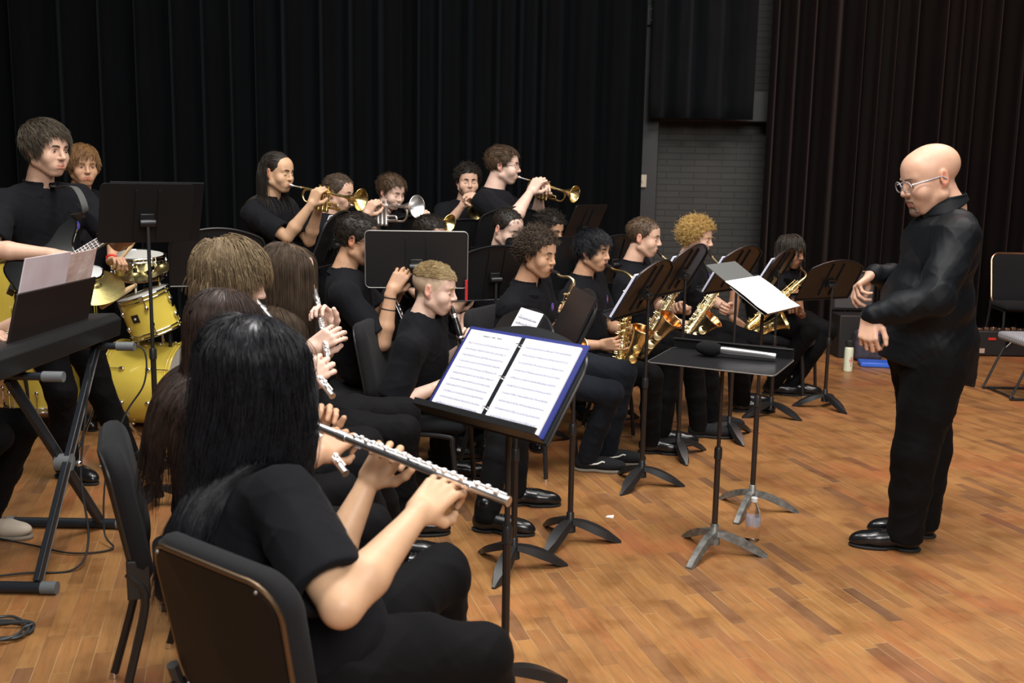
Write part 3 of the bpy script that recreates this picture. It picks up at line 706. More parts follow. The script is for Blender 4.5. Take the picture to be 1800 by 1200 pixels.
def make_hair(root, style, c, R, s, w, m, n, seed, length=.05, thick=.012, wid=.0011, torso=None, lift=.35, comb=(0, 1, -.3), curlr=.008, grav=None, wave=.0, back=0.0, bdir=None, frontlen=1.0, sweep=0.0, jit_=1.0, top=None, fringe=0.0, part=0.0, hullt=None):
    """hair as a scalp cap plus strands that are marched out over the head and shoulders, all in one mesh"""
    r = np.random.default_rng(seed); V = []; Q = []; nb = 0; th = thick
    def addm(v, q):
        nonlocal nb
        V.append(v); Q.append(q + nb); nb += len(v)
    cc = V3(0, -.0125, .0365); rad = np.array([.0780*w, .1000, .0805])
    def onsk(d, off=0.0):
        d = d/np.linalg.norm(d, axis=-1, keepdims=True); t = 1/np.sqrt(((d/rad)**2).sum(-1, keepdims=True)); return cc + d*(t + off)
    HL = {'short': ([-.11, -.02, .03, .06, .085], [-.050, -.030, .010, .055, .068]), 'mop': ([-.11, -.02, .03, .07], [-.055, -.030, .020, .055]), 'long': ([-.11, 0, .04, .078], [-.05, -.01, .03, .064])}
    HL['buzz'] = HL['curly'] = HL['short']; HL['locs'] = HL['mop']
    line = lambda y, z0=None: np.maximum(np.interp(y, *HL[style]), -9 if top is None else top)
    F = SDF(c + V3(-.17, -.17, -.17)*s*1.05, c + V3(.17, .17, .18)*s*1.05, .0035)
    ht = th*(.32 if style == 'long' else .75) if hullt is None else hullt
    F.ell(c + R @ (cc*s*V3(1, 1, 1)), (rad + ht)*s, R, 0)
    gx, gy, gz = np.meshgrid(*F.ax, indexing='ij'); H = np.stack([gx - c[0], gy - c[1], gz - c[2]], -1) @ R / s
    F.D = np.maximum(F.D, ((line(H[..., 1]) - H[..., 2] + .003*np.sin(H[..., 0]*160 + seed))*s*.8).astype(np.float32)); F.D = np.maximum(F.D, -((np.sqrt((((H - cc)/(rad - .012))**2).sum(-1)) - 1)*.06*s).astype(np.float32))
    v, q = F.extract(); addm(v, q)
    d = r.normal(0, 1, (n*7, 3)); d /= np.linalg.norm(d, axis=1, keepdims=True); p = onsk(d); ok = p[:, 2] > line(p[:, 1])
    d = d[ok][:n]; n = len(d); p = onsk(d, .002)
    nv = d/(rad**2); nv /= np.linalg.norm(nv, axis=1, keepdims=True)
    Mn = {'long': 26, 'short': 8, 'buzz': 4, 'mop': 12, 'curly': 12, 'locs': 14}[style]
    gdn = R.T @ V3(0, 0, -1); ln = length*(.72 + .5*r.random(n))*np.where(p[:, 1] > .03, frontlen, 1.0); lay = r.random(n)
    if style == 'curly':
        t = np.linspace(0, 1, Mn)[None, :, None]
        tan = np.cross(nv, V3(0, 0, 1)); tan /= np.linalg.norm(tan, axis=1, keepdims=True) + 1e-6; bi = np.cross(nv, tan); ph = r.uniform(0, 6.28, (n, 1))
        an = ph[:, :, None] + t*10; g = nv + r.normal(0, .30, (n, 3)) + V3(0, .25, 0)*(p[:, 1:2] > .03)*fringe*4
        X = p[:, None, :] + g[:, None, :]*(np.minimum(t, .8)*ln[:, None, None]) + curlr*(np.cos(an)*tan[:, None, :] + np.sin(an)*bi[:, None, :])*(.3 + .7*t)
        q = (X - cc)/(rad + .004); rr = np.linalg.norm(q, axis=2, keepdims=True); X = np.where(rr < 1, cc + (X - cc)/np.maximum(rr, .2), X)
    else:
        g = {'long': 1.0, 'short': .06, 'buzz': 0, 'mop': .40, 'locs': .6}[style] if grav is None else grav
        if style == 'long':
            sx = np.where(np.abs(p[:, 0] - part) < .004, np.sign(r.normal(0, 1, n)), np.sign(p[:, 0] - part)); fr = np.clip((p[:, 1] + .03)/.07, 0, 1); tan = np.stack([sx*fr + (1 - fr)*p[:, 0]*6, -.30 - .3*(1 - fr), np.full(n, -.8)], 1)
            tan = tan*(1 - sweep) + V3(0, -1, -.25)[None]*sweep
        elif style in ('mop', 'locs'):
            crown = nrm(V3(0, -.40, 1)); tan = d - crown[None]*(d @ crown)[:, None]; tan = tan + V3(*comb)[None]*.35
        else: tan = np.tile(V3(*comb), (n, 1))
        tan = tan - nv*(tan*nv).sum(1, keepdims=True); tan /= np.linalg.norm(tan, axis=1, keepdims=True) + 1e-6
        jit = np.stack([lnoise(d, seed + k, 6) for k in range(3)], 1)
        dr = tan + jit_*jit*(.10 if style == 'long' else .30) + jit_*r.normal(0, .05 if style == 'long' else .13, (n, 3)) + nv*(lift*(1 + .7*lnoise(d, seed + 9, 5)))[:, None]; dr /= np.linalg.norm(dr, axis=1, keepdims=True)
        caps = []
        if torso is not None and style in ('long', 'locs'):
            caps = [(R.T @ (np.asarray(A) - c)/s, R.T @ (np.asarray(B) - c)/s, ra/s, rb/s) for A, B, ra, rb in torso]
        pos = p.copy(); X = [pos.copy()]; off = .003 + th*(.25 + .9*lay); sw = lnoise(d, seed + 21, 7)
        face = (V3(0, .018, -.030), np.array([.070*w, .082, .092]))
        for i in range(1, Mn):
            f = i/Mn; dr = dr + g*np.clip((f - .30*sweep)/.1 + (sweep == 0), 0, 1)*gdn[None]
            if back: dr = dr + (back*np.clip((-.06 - pos[:, 2])/.05, 0, 1))[:, None]*(R.T @ bdir)[None]
            if wave: dr = dr + (np.stack([np.sin(9*f + 4*sw), np.cos(7*f + 3*sw), 0*sw], 1))*wave
            dr /= np.linalg.norm(dr, axis=1, keepdims=True); pos = pos + dr*(ln/Mn)[:, None]
            grow = np.minimum(1, f*4)*off
            for e_c, e_r in ((cc, rad),) + ((face,) if style in ('long', 'mop', 'locs') else ()):
                er = e_r[None] + (grow if e_c is cc else grow*.5)[:, None]; q = (pos - e_c)/er; rr = np.linalg.norm(q, axis=1); ins = rr < 1
                pos[ins] = e_c + (pos[ins] - e_c)/np.maximum(rr[ins, None], .2); nn = (pos - e_c)/er**2; nn /= np.linalg.norm(nn, axis=1, keepdims=True) + 1e-9; dn = np.minimum((dr*nn).sum(1), 0)*ins; dr = dr - nn*dn[:, None]
            if sweep and f < .30*sweep:
                er = rad[None] + (grow*.6)[:, None]; q = (pos - cc)/er; rr = np.linalg.norm(q, axis=1); pos = cc + (pos - cc)/np.maximum(rr[:, None], .2); nn = (pos - cc)/er**2; nn /= np.linalg.norm(nn, axis=1, keepdims=True); dr = dr - nn*(dr*nn).sum(1)[:, None]
            for A, B, ra, rb in caps:
                dd = B - A; tq = np.clip(((pos - A) @ dd)/(dd @ dd), 0, 1); vv = pos - (A + tq[:, None]*dd); dist = np.linalg.norm(vv, axis=1); rd_ = ra + (rb - ra)*tq + .003 + .016*lay; ins = dist < rd_
                nn = vv/np.maximum(dist, 1e-4)[:, None]; pos[ins] = pos[ins] + nn[ins]*(rd_ - dist)[ins, None]; dn = np.minimum((dr*nn).sum(1), 0)*ins; dr = dr - nn*dn[:, None] + (back*1.5*ins)[:, None]*(R.T @ bdir)[None]
            X.append(pos.copy())
        X = np.stack(X, 1)
        if style == 'long': X = X + r.normal(0, .0012, (n, 1, 3))*np.linspace(0, 1, Mn)[None, :, None]
    Xw = c + (X*s) @ R.T
    vs, q = strands_mesh(Xw, wid, wid*.3 if style != 'locs' else wid*.8, 3 if style != 'locs' else 5); addm(vs, q)
    return link('hair', npmesh('hair', np.concatenate(V), np.concatenate(Q)), m, root)
def shoe(root, ankle, fd, style='gloss', s=1.0, z=0.0, pitch=0.0):
    fd = nrm(fd*V3(1, 1, 0)); sd = V3(fd[1], -fd[0], 0); up = V3(0, 0, 1); a = math.radians(pitch); f2 = fd*math.cos(a) + up*math.sin(a); u2 = up*math.cos(a) - fd*math.sin(a)
    o = V3(ankle[0], ankle[1], z); L = lambda x, y, zz: o + (f2*x + sd*y + u2*zz)*s; RR = np.stack([f2, sd, u2], 1)
    F = SDF(L(.07, 0, .05) - .21, L(.07, 0, .05) + .21, .004)
    F.ell(L(.13, .004, .040), np.array([.085, .043, .034])*s, RR, .02); F.ell(L(-.015, 0, .045), np.array([.052, .036, .048])*s, RR, .02)
    F.cap(L(.0, 0, .055), L(.10, .002, .045), .036*s, .034*s, .03); F.cap(L(-.005, 0, .05), L(-.005, 0, .125), .036*s, .037*s, .02)
    if style == 'gloss': F.ell(L(.185, .004, .026), np.array([.040, .030, .018])*s, RR, .02)
    F.plane(L(0, 0, .012), -u2, .0, .25)
    m = {'gloss': M_gloss, 'suede': M_suede, 'skate': M_suede, 'pale': mat('pale_canvas', (0.42, 0.36, 0.29), .8)}[style]
    o_ = F.build('shoe', m, root)
    F2 = SDF(L(.07, 0, .05) - .21, L(.07, 0, .05) + .21, .004); hh = .013 if style == 'gloss' else .017
    F2.ell(L(.125, .004, .012), np.array([.100 if style == 'gloss' else .095, .046, .05])*s, RR, .0); F2.ell(L(-.01, 0, .012), np.array([.060, .039, .05])*s, RR, .03)
    F2.plane(L(0, 0, hh), u2, 0, .25); F2.plane(L(0, 0, 0.001), -u2, 0, .25)
    if style == 'gloss': F2.box(L(.048, 0, .0), np.array([.020, .08, .009])*s, RR, .002, .004, 'sub')
    so = F2.build('sole', M_sole if style in ('skate', 'pale') else M_rub, o_)
    if style == 'skate':
        for y in (-1, 1):
            pts = []
            for x, zz in ((.005, .050), (.03, .046), (.06, .052), (.085, .064), (.10, .062)):
                q = F.surf(L(x, 0, zz), sd*y, .08); pts.append(q + sd*y*.001)
            MB().tube(pts, .0045*s, 6).build('side_stripe', M_white, o_)
    else:
        lc = MB()
        for x in (.060, .075, .090): lc.tube([F.surf(L(x, -.02, .05), u2, .08), F.surf(L(x+.004, 0, .05), u2, .08) + u2*.002, F.surf(L(x, .02, .05), u2, .08)], .0022*s, 5)
        lc.build('lace', M_rub, o_)
    return o_
def add_emblem(root, F, p, fdir, up, m0=None, r=.026):
    q = F.surf(p, fdir, .3); n = nrm(fdir); e = MB(); e.lathe([(r, -.004), (r, .003)], q + n*.001, n, 18); e.build('emblem', M_blue, root)
    e = MB(); e.lathe([(r*.5, .0), (r*.5, .0045)], q + n*.001, n, 14); e.build('emblem_centre', M_red, root)
def glasses(root, c, R, s, w, m, half=False, rx=.0235, rz=.0165, tr=.0013):
    L = lambda x, y, z: c + R @ (V3(x*w, y, z)*s)
    t = MB()
    for x in (-1, 1):
        ring = [L(x*.033 + rx*math.cos(a), .104 - .10*abs(x*.033 + rx*math.cos(a))**1.3*2, -.004 + rz*math.sin(a)) for a in np.linspace(0, 2*math.pi, 20, endpoint=False)]
        t.tube(ring, tr*s, 6, closed=True); t.tube([L(x*.056, .094, .002), L(x*.074, .045, .004), L(x*.083, -.002, .006), L(x*.083, -.018, -.008)], tr*1.35*s, 6)
    t.tube([L(-.010, .107, .0), L(0, .109, .003), L(.010, .107, .0)], .0013*s, 6)
    g = t.build('glasses', m, root)
    for x in (-1, 1):
        l = MB(); ol = [L(x*.033 + rx*.98*math.cos(a), .104 - .10*abs(x*.033 + rx*.98*math.cos(a))**1.3*2, -.004 + rz*.97*math.sin(a)) for a in np.linspace(0, 2*math.pi, 20, endpoint=False)]
        bk = [q - R @ V3(0, .0012*s, 0) for q in ol]; l.add(ol + bk, [tuple(range(20)), tuple(range(39, 19, -1))] + [(i, (i+1) % 20, 20+(i+1) % 20, 20+i) for i in range(20)]); l.build('lens', M_lens, g)
PEOPLE = {}
def HP(px, Y, z):
    y = 600.0
    for _ in range(30):
        q = P(px, y, Y); y += (q[2] - z)*FPX/Y
    return P(px, y, Y)
def person(key, label, head, yaw, pitch=0, roll=0, s=1.0, body_az=None, hip=None, sit=True, lean=0.0, skinm=None, hair=None, hairmat=None, eyes='down', w=1.0, nose=1.0, jaw=1.0, full=0.0,
           sh_w=.17, girth=1.0, belly=0.0, wrR=None, wrL=None, elR=None, elL=None, hR=None, hL=None, sleeves='short', legs=None, shoes='gloss', trou=None, shirt=None, emblem=True,
           neck=.092, vox=.005, group='student musicians in black polo shirts', legs_on=True, brow=True, spec=None, collar=True, cname='person', untuck=.0, sleeve_w=1.0, hemn=None, neckfwd=.03, shR=None, shL=None, hem=None, legw=1.0, head_s=1.0, stub=None, collar_up=0.0, neck_r=1.0, col_fl=1.0):
    S_ = s; HS = s*head_s; c = P(*head) if len(head) == 3 and not isinstance(head, np.ndarray) else head
    Hf = frame(yaw, pitch); rr = math.radians(roll); Rr = np.array([[math.cos(rr), 0, math.sin(rr)], [0, 1, 0], [-math.sin(rr), 0, math.cos(rr)]]); R = Hf @ Rr
    baz = yaw if body_az is None else body_az; B = frame(baz); br, bf, bu = B[:, 0], B[:, 1], B[:, 2]
    nk = c + R @ (V3(0, -.030, -.075)*HS); NB = nk - bu*neck*S_ - bf*neckfwd*S_
    if hip is None: hip = NB - bu*(.475 if sit else .52)*S_ - bf*lean
    hip = np.asarray(hip, float); sp = nrm(NB - hip); tf = nrm(bf - sp*(bf @ sp)); tr = np.cross(tf, sp); T = np.stack([tr, tf, sp], 1); SL = np.linalg.norm(NB - hip)
    TL = lambda x, y, f: hip + tr*x*S_ + tf*y*S_ + sp*(SL*f)
    shr = TL(sh_w, -.005, .865) if shR is None else shR; shl = TL(-sh_w, -.005, .865) if shL is None else shL
    l1, l2 = .285*S_, .245*S_
    arms = {}
    for side, sh, wrp, el in ((1, shr, wrR, elR), (-1, shl, wrL, elL)):
        if wrp is None: wrp = TL(side*(sh_w + .05), .03, .0) - bu*.02; 
        hint = el if el is not None else (sh + wrp)/2 - bu*.2 + tr*side*.10 - tf*.05
        e, wp = ik(sh, np.asarray(wrp, float), l1, l2, np.asarray(hint, float)); arms[side] = (sh, e, wp)
        if np.linalg.norm(wp - wrp) > .03: print('ARM', key, side, 'short by', round(float(np.linalg.norm(wp-wrp)), 3))
    # legs
    lg = {}
    for side in (1, -1):
        hp = hip + tr*side*.085*S_ - bu*.01
        dflt_k = V3(*(hp + bf*.43*S_ + br*side*.07*S_)[:2], min(hp[2], .50*S_ + .05)) if sit else hp - bu*.43*S_ + bf*.02
        kn, an, td = None, None, bf
        if legs and side in legs: kn, an, td = (list(legs[side]) + [None]*3)[:3]
        if kn is None: kn = dflt_k
        if an is None: an = V3(kn[0], kn[1], .085) - bf*(.02 if sit else .03)
        if td is None: td = bf
        lg[side] = (hp, np.asarray(kn, float), np.asarray(an, float), np.asarray(td, float))
        if key == 'dbg': print(lg)
    root = empty(cname, V3(hip[0], hip[1], 0.0), label, 'person', group)
    pts = [c + .18, c - .18, hip + .16, hip - .16, shr + .1, shl - .1, shl + .1, shr - .1]
    for a in arms.values(): pts += [a[1] + .07, a[1] - .07, a[2] + .24, a[2] - .24]
    pts = np.array(pts); lo, hi = pts.min(0), pts.max(0)
    # --- skin
    F = SDF(lo, hi, vox); add_head(F, c, R, HS, w, nose, jaw, full)
    F.chain([c + R @ (V3(0, -.028, -.055)*HS), nk*.5 + NB*.5, NB + tf*.0, TL(0, -.01, .90)], [.050*S_*girth**.5*neck_r, .052*S_*girth**.5*neck_r, .058*S_*girth**.5*neck_r, .070*S_], .02)
    F.ell(TL(0, .0, .70), np.array([sh_w*.80, .078*girth, .16])*S_, T, .03); F.chain([TL(0, 0, .7), TL(0, 0, .12)], [.09*S_, .09*S_], .03)
    for side in (1, -1):
        sh, e, wp = arms[side]; g = 1 + (girth - 1)*.7
        F.cap(TL(0, -.01, .88), sh, .05*S_, .045*S_, .03); F.chain([sh, sh*.55 + e*.45, e], [.044*S_*g, .044*S_*g, .035*S_*g], .012)
        F.chain([e, e*.68 + wp*.32, wp], [.036*S_*g, .040*S_*g, .0245*S_], .012)
        hd = hR if side == 1 else hL
        if hd is not None:
            kw = dict(hd); tg = kw.pop('tgt'); pn = kw.pop('pn'); add_hand(F, wp, np.asarray(tg, float), np.asarray(pn, float), side, S_, **kw)
        else: add_hand(F, wp, wp + (wp - e), tr*-side, side, S_)
    Lm = lambda X: (X - c) @ R / HS
    def mf(X):
        q = Lm(X); mi = np.zeros(len(X), int); lip = (np.abs(q[:, 0]) < .021*w) & (q[:, 2] < -.0575 - 4*q[:, 0]**2) & (q[:, 2] > -.0795 + 9*q[:, 0]**2) & (q[:, 1] > .077); mi[lip] = 1
        
        if stub is not None:
            st_ = (q[:, 2] > np.interp(q[:, 1], [-.11, -.02, .03, .06, .085], [-.055, -.035, .012, .055, .068])) & (q[:, 2] > -.05); mi[st_] = 3
        ear = (np.abs(q[:, 0]) > .0785*w) & (q[:, 2] < .030) & (q[:, 2] > -.036) & (np.abs(q[:, 1] + .01) < .04); mi[ear] = 2; return mi
    sk = list(skinm or SK_L) + ([stub] if stub is not None else [])
    F.build('body', sk, root, mf)
    head_parts(root, c, R, HS, w, hairmat or M_lash, eyes, brow)
    # --- shirt
    sl_pts = []; fo = []
    for side in (1, -1): sl_pts += [arms[side][1], arms[side][2]] if sleeves == 'long' else [arms[side][1]]
    pts = np.array([NB + .12, NB - .12, hip + .30*max(1, girth), hip - .30*max(1, girth)] + [q + .13 for q in sl_pts] + [q - .13 for q in sl_pts] + [shr + .12, shl + .12, shr - .12, shl - .12])
    K = SDF(pts.min(0), pts.max(0), max(vox, .005)); sm = shirt or M_shirt
    K.ell(TL(0, .008, .72), np.array([sh_w*1.02, .116*girth, .19])*S_, T, .03); K.ell(TL(0, .012 + .3*belly, .38), np.array([.164*girth, .118*girth + belly*.6, .19])*S_, T, .04)
    K.ell(TL(0, 0, .10), np.array([.162*girth, .118*girth, .13])*S_, T, .04)
    K.cap(TL(-sh_w*.5, -.012, .905), TL(sh_w*.5, -.012, .905), .054*S_, .054*S_, .04)
    if untuck: K.chain([TL(0, 0, .12), TL(0, 0, -untuck)], [.155*S_*girth, .160*S_*girth], .03)
    for side in (1, -1):
        sh, e, wp = arms[side]; g = 1 + (girth - 1)*.6
        g *= sleeve_w; K.cap(TL(side*sh_w*.5, -.01, .895), sh, .058*S_*g, .066*S_*g, .035)
        if sleeves == 'short':
            q = sh + (e - sh)*.80; K.cap(sh, q, .066*S_*g, .074*S_*g, .03)
        else:
            K.chain([sh, sh*.4 + e*.6, e, e*.5 + wp*.5, wp - nrm(wp - e)*.015], [.068*S_*g, .060*S_*g, .055*S_*g, .050*S_*g, .037*S_*g], .025)
    K.wrinkle(.0085, 21, seed=hash(key) % 97 if False else sum(map(ord, key)) % 97, aniso=(1, 1, .8)); K.wrinkle(.0026, 50, seed=5 + sum(map(ord, key)) % 31)
    if sleeves == 'short':
        for side in (1, -1):
            sh, e, wp = arms[side]; d = nrm(e - sh); q = sh + (e - sh)*.84
            K.plane(q, d, .006, .10); K.cap(q - d*.03, q + d*.1, .058*S_, .060*S_, .004, 'sub')
            K.cap(q - d*.03, q + d*.1, .040*S_, .040*S_, 0, 'sub')
    # neck hole and collar
    nd = nrm((nk - NB)); K.cap(NB - nd*.012 + tf*.006, NB + nd*.16, .066*S_*girth**.5*neck_r, .080*S_*girth**.5*neck_r, .008, 'sub')
    if hem is not None: K.plane(hip + bu*hem, hemn if hemn is not None else -bu, .008, .6)
    so = K.build('shirt', sm, root)
    if collar:
        Cc = SDF(NB - .15, NB + .17, .0028); NB_ = NB; NB = NB + nd*collar_up; rg = girth**.5*neck_r
        ax = nrm(nd*.9 + bu*.3 - tf*.12)
        Cc.cap(NB - ax*.034*S_, NB + ax*.012*S_, .106*S_*rg*col_fl, .071*S_*rg, .0); Cc.cap(NB - ax*.036*S_, NB + ax*.014*S_, .095*S_*rg*col_fl, .0635*S_*rg, .0, 'sub'); Cc.cap(NB - ax*.02*S_, NB + ax*.12*S_, .066*S_*rg, .0655*S_*rg, .0, 'sub')
        Cc.plane(NB + ax*.026*S_, ax, .006, .2); Cc.plane(NB - ax*.045*S_ + tf*.03, -ax*.94 + tf*-.34, .006, .2)
        Cc.cap(NB + tf*.075*S_ + ax*.04*S_, NB + tf*.115*S_ - ax*.09*S_, .016*S_, .034*S_, .004, 'sub')
        Cc.build('collar', sm, so); NB = NB_
    if emblem: add_emblem(so, K, TL(-.075, .0, .68), nrm(tf + tr*-.25), sp)
    # --- trousers and shoes
    if legs_on:
        pts = [hip + .2, hip - .2]
        for side in (1, -1): pts += [lg[side][1] + .13, lg[side][1] - .13, lg[side][2] + .12, lg[side][2] - .12]
        pts = np.array(pts); lo = pts.min(0); lo[2] = max(lo[2], .0)
        Tq = SDF(lo, pts.max(0), max(vox, .006))
        Tq.ell(hip + bu*.0, np.array([.155*girth, .115*girth, .115])*S_, np.stack([br, bf, bu], 1), .03)
        for side in (1, -1):
            hp, kn, an, td = lg[side]; lw = legw
            if np.linalg.norm(kn - hp) > .52*S_ or np.linalg.norm(an - kn) > .48*S_: print('LEG', key, side, round(float(np.linalg.norm(kn-hp)), 2), round(float(np.linalg.norm(an-kn)), 2))
            Tq.chain([hp, hp*.5 + kn*.5, kn], [.088*S_*lw*girth**.5, .082*S_*lw, .068*S_*lw], .03)
            Tq.chain([kn, kn*.5 + an*.5, an - bu*.02], [.067*S_*lw, .062*S_*lw, .058*S_*lw], .02)
        Tq.wrinkle(.0075, 17, seed=3 + sum(map(ord, key)) % 89); Tq.wrinkle(.003, 45, seed=9)
        for side in (1, -1): Tq.plane(V3(lg[side][2][0], lg[side][2][1], .045), V3(0, 0, -1), .006, .16)
        Tq.build('trousers', trou or M_trou, root)
        for side in (1, -1): shoe(root, lg[side][2], lg[side][3], shoes, S_)
    # --- hair
    tors = [(shr, shl, .072*S_, .072*S_), (TL(0, 0, .75), TL(0, 0, .2), .135*S_*girth, .14*S_*girth), (TL(-.06, 0, .8), TL(-.06, 0, .3), .125*S_, .125*S_), (TL(.06, 0, .8), TL(.06, 0, .3), .125*S_, .125*S_)]
    if hair:
        hs = dict(hair); st = hs.pop('style'); nn = hs.pop('n', 1500); make_hair(root, st, c, R, HS, w, hairmat, nn, sum(map(ord, key)), torso=tors, bdir=-bf, **hs)
    PEOPLE[key] = dict(root=root, c=c, R=R, s=HS, hip=hip, arms=arms, T=T, TL=TL, NB=NB, mouth=c + R @ (V3(0, .093, -.068)*HS), lg=lg, shirt=so)
    return PEOPLE[key]
# ------------------------------------------------------------------ instruments
M_brass = mat('lacquered_brass', (0.84, 0.66, 0.30), 0.28, metal=1.0, rvar=0.08, vscale=40)
M_brass2 = mat('aged_brass', (0.76, 0.66, 0.40), 0.30, metal=1.0, var=.25, vscale=30)
M_copper = mat('copper_bell_inside', (0.85, 0.40, 0.14), 0.22, metal=1.0)
M_silv = mat('silver_plate', (0.92, 0.91, 0.90), 0.36, metal=1.0, rvar=.05)
M_ebon = mat('black_ebonite', (0.010, 0.010, 0.011), 0.25, spec=0.6)
M_pearl = mat('pearl_touch', (0.75, 0.72, 0.66), 0.25)
def basis(axis, up):
    x = nrm(axis); z = nrm(np.asarray(up, float) - x*(np.asarray(up, float) @ x)); return x, np.cross(z, x), z
def flute(A, B, label, up=(0, 0, 1), before=.11, length=.67):
    """A: lip plate, B: a point near the open end"""
    A = np.asarray(A, float); B = np.asarray(B, float); x, y, z = basis(B - A, up); o = A - x*before; root = empty('flute', A, label, 'flute', 'silver flutes'); L = lambda a, b=0, c=0: o + x*a + y*b + z*c
    MB().tube([L(0), L(.004), L(.012), L(.20)], [.0075, .0092, .0088, .0095], 18).build('head_joint', M_silv, root)
    MB().sph(A + z*.0075, (.022, .011, .0045), 16, np.stack([x, y, z], 1)).build('lip_plate', M_silv, root)
    MB().lathe([(.0106, 0), (.0112, .004), (.0112, .024), (.0106, .028)], L(.195), x, 18).build('barrel', M_silv, root)
    MB().tube([L(.21), L(length)], .0095, 18).build('body_tube', M_silv, root)
    MB().lathe([(.0095, 0), (.0108, .002), (.0108, .012), (.0095, .014)], L(.555), x, 18).build('foot_ring', M_silv, root)
    MB().lathe([(.0095, 0), (.0106, .0015), (.0106, .004)], L(length - .004), x, 18).build('end_ring', M_silv, root)
    for i, a in enumerate([.245, .262, .280, .298, .318, .338, .362, .384, .404, .426, .450, .472, .494, .516, .540, .580, .604, .628]):
        r = (.0058, .0064, .0068, .0072)[min(3, i // 3)]; off = (0.0, .003, -.003)[i % 3]
        k = MB(); k.lathe([(r*.8, .0095), (r, .0105), (r, .0140), (r*.82, .0152), (r*.55, .0142)], L(a, off), z, 14); k.tube([L(a, off, .0135), L(a, .0085, .0085)], .0016, 6); k.build('key_cup', M_silv, root)
    rod = MB(); rod.tube([L(.235, .0095, .0085), L(.545, .0095, .0085)], .0019, 8); rod.tube([L(.30, -.0085, .0095), L(.47, -.0085, .0095)], .0016, 8); rod.tube([L(.565, .0095, .0085), L(.645, .0095, .0085)], .0019, 8)
    for a in (.235, .30, .36, .42, .48, .545, .565, .645): rod.sph(L(a, .0095, .0085), .0028, 8); rod.tube([L(a, .007, .004), L(a, .0095, .0085)], .0013, 6)
    rod.build('key_rods', M_silv, root)
    tk = MB(); tk.sph(L(.26, -.006, -.010), (.010, .004, .002), 8, np.stack([x, y, z], 1)); tk.build('thumb_key', M_silv, root); return root
def flare(ra, rb, n, p=2.6):
    return [ra + (rb - ra)*((i/(n-1))**p) for i in range(n)]
def trumpet(Mo, Be, label, up=(0, 0, 1), m=None, bellm=None, sc=1.0):
    m = m or M_brass; Mo = np.asarray(Mo, float); Be = np.asarray(Be, float); x, y, z = basis(Be - Mo, up); Lh = np.linalg.norm(Be - Mo); k = Lh/.53
    root = empty('trumpet', Mo, label, 'trumpet', 'trumpets of the back row'); L = lambda a, b=0, c=0: Mo + x*a*k + y*b*k + z*c*k
    t = .0062*k
    MB().lathe([(.0135*k, 0), (.0135*k, .003), (.009*k, .014), (.0055*k, .03), (.0050*k, .085)], Mo, x, 16).build('mouthpiece', M_silv, root)
    pts = [L(.06, .014, 0), L(.40, .014, 0)] + [L(.40 + .042*math.sin(a), .014, -.042 + .042*math.cos(a)) for a in np.linspace(.3, math.pi - .3, 7)] + [L(.40, .014, -.084), L(.29, .010, -.084)]
    MB().tube(pts, t, 12).build('leadpipe', m, root)
    bp = [L(.225, -.008, -.075), L(.15, -.012, -.075)] + [L(.15 - .0375*math.sin(a), -.014, -.0375 - .0375*math.cos(a)) for a in np.linspace(.3, math.pi - .3, 7)] + [L(.15, -.014, 0), L(.34, -.014, 0)]
    n0 = len(bp); xs = np.linspace(.36, .53, 12); bp += [L(a, -.014*(1 - (a-.36)/.17), 0) for a in xs]; rd = [t*1.0]*n0 + [max(t, q*k) for q in flare(.0075, .0625, 12, 3.2)]
    b = MB(); b.tube(bp, rd, 24, caps=False); b.tube([L(a, -.014*(1 - (a-.36)/.17), 0) for a in xs], [max(t*.9, q*k - .0012) for q in flare(.0075, .0625, 12, 3.2)], 24, caps=False); ring = [L(.53) + (y*math.cos(q) + z*math.sin(q))*.0625*k for q in np.linspace(0, 2*math.pi, 28, endpoint=False)]; b.tube(ring, .0018*k, 6, closed=True)
    b.build('bell', bellm or m, root)
    for i in range(3):
        a = .225 + .032*i; v = MB(); v.lathe([(.0105*k, 0), (.0125*k, .003*k), (.0125*k, .016*k), (.0118*k, .018*k), (.0118*k, .115*k), (.0128*k, .117*k), (.0128*k, .128*k), (.004*k, .131*k), (.0035*k, .145*k), (.008*k, .146*k), (.008*k, .150*k)], L(a, 0, -.112), z, 16); v.build('valve', m, root)
    s3 = MB(); s3.tube([L(.295, 0, -.055), L(.36, .0, -.055)] + [L(.36 + .012*math.sin(q), 0, -.067 + .012*math.cos(q)) for q in np.linspace(.3, 2.8, 5)] + [L(.36, 0, -.079), L(.295, 0, -.079)], t*.9, 10); s3.build('valve_slide', m, root)
    br = MB()
    for a in (.18, .37): br.tube([L(a, .014, 0), L(a, -.014, 0)], .003*k, 8)
    br.tube([L(.19, -.010, .006), L(.205, -.004, .02), L(.225, .004, .02)], .0022*k, 6); br.build('brace', m, root); return root
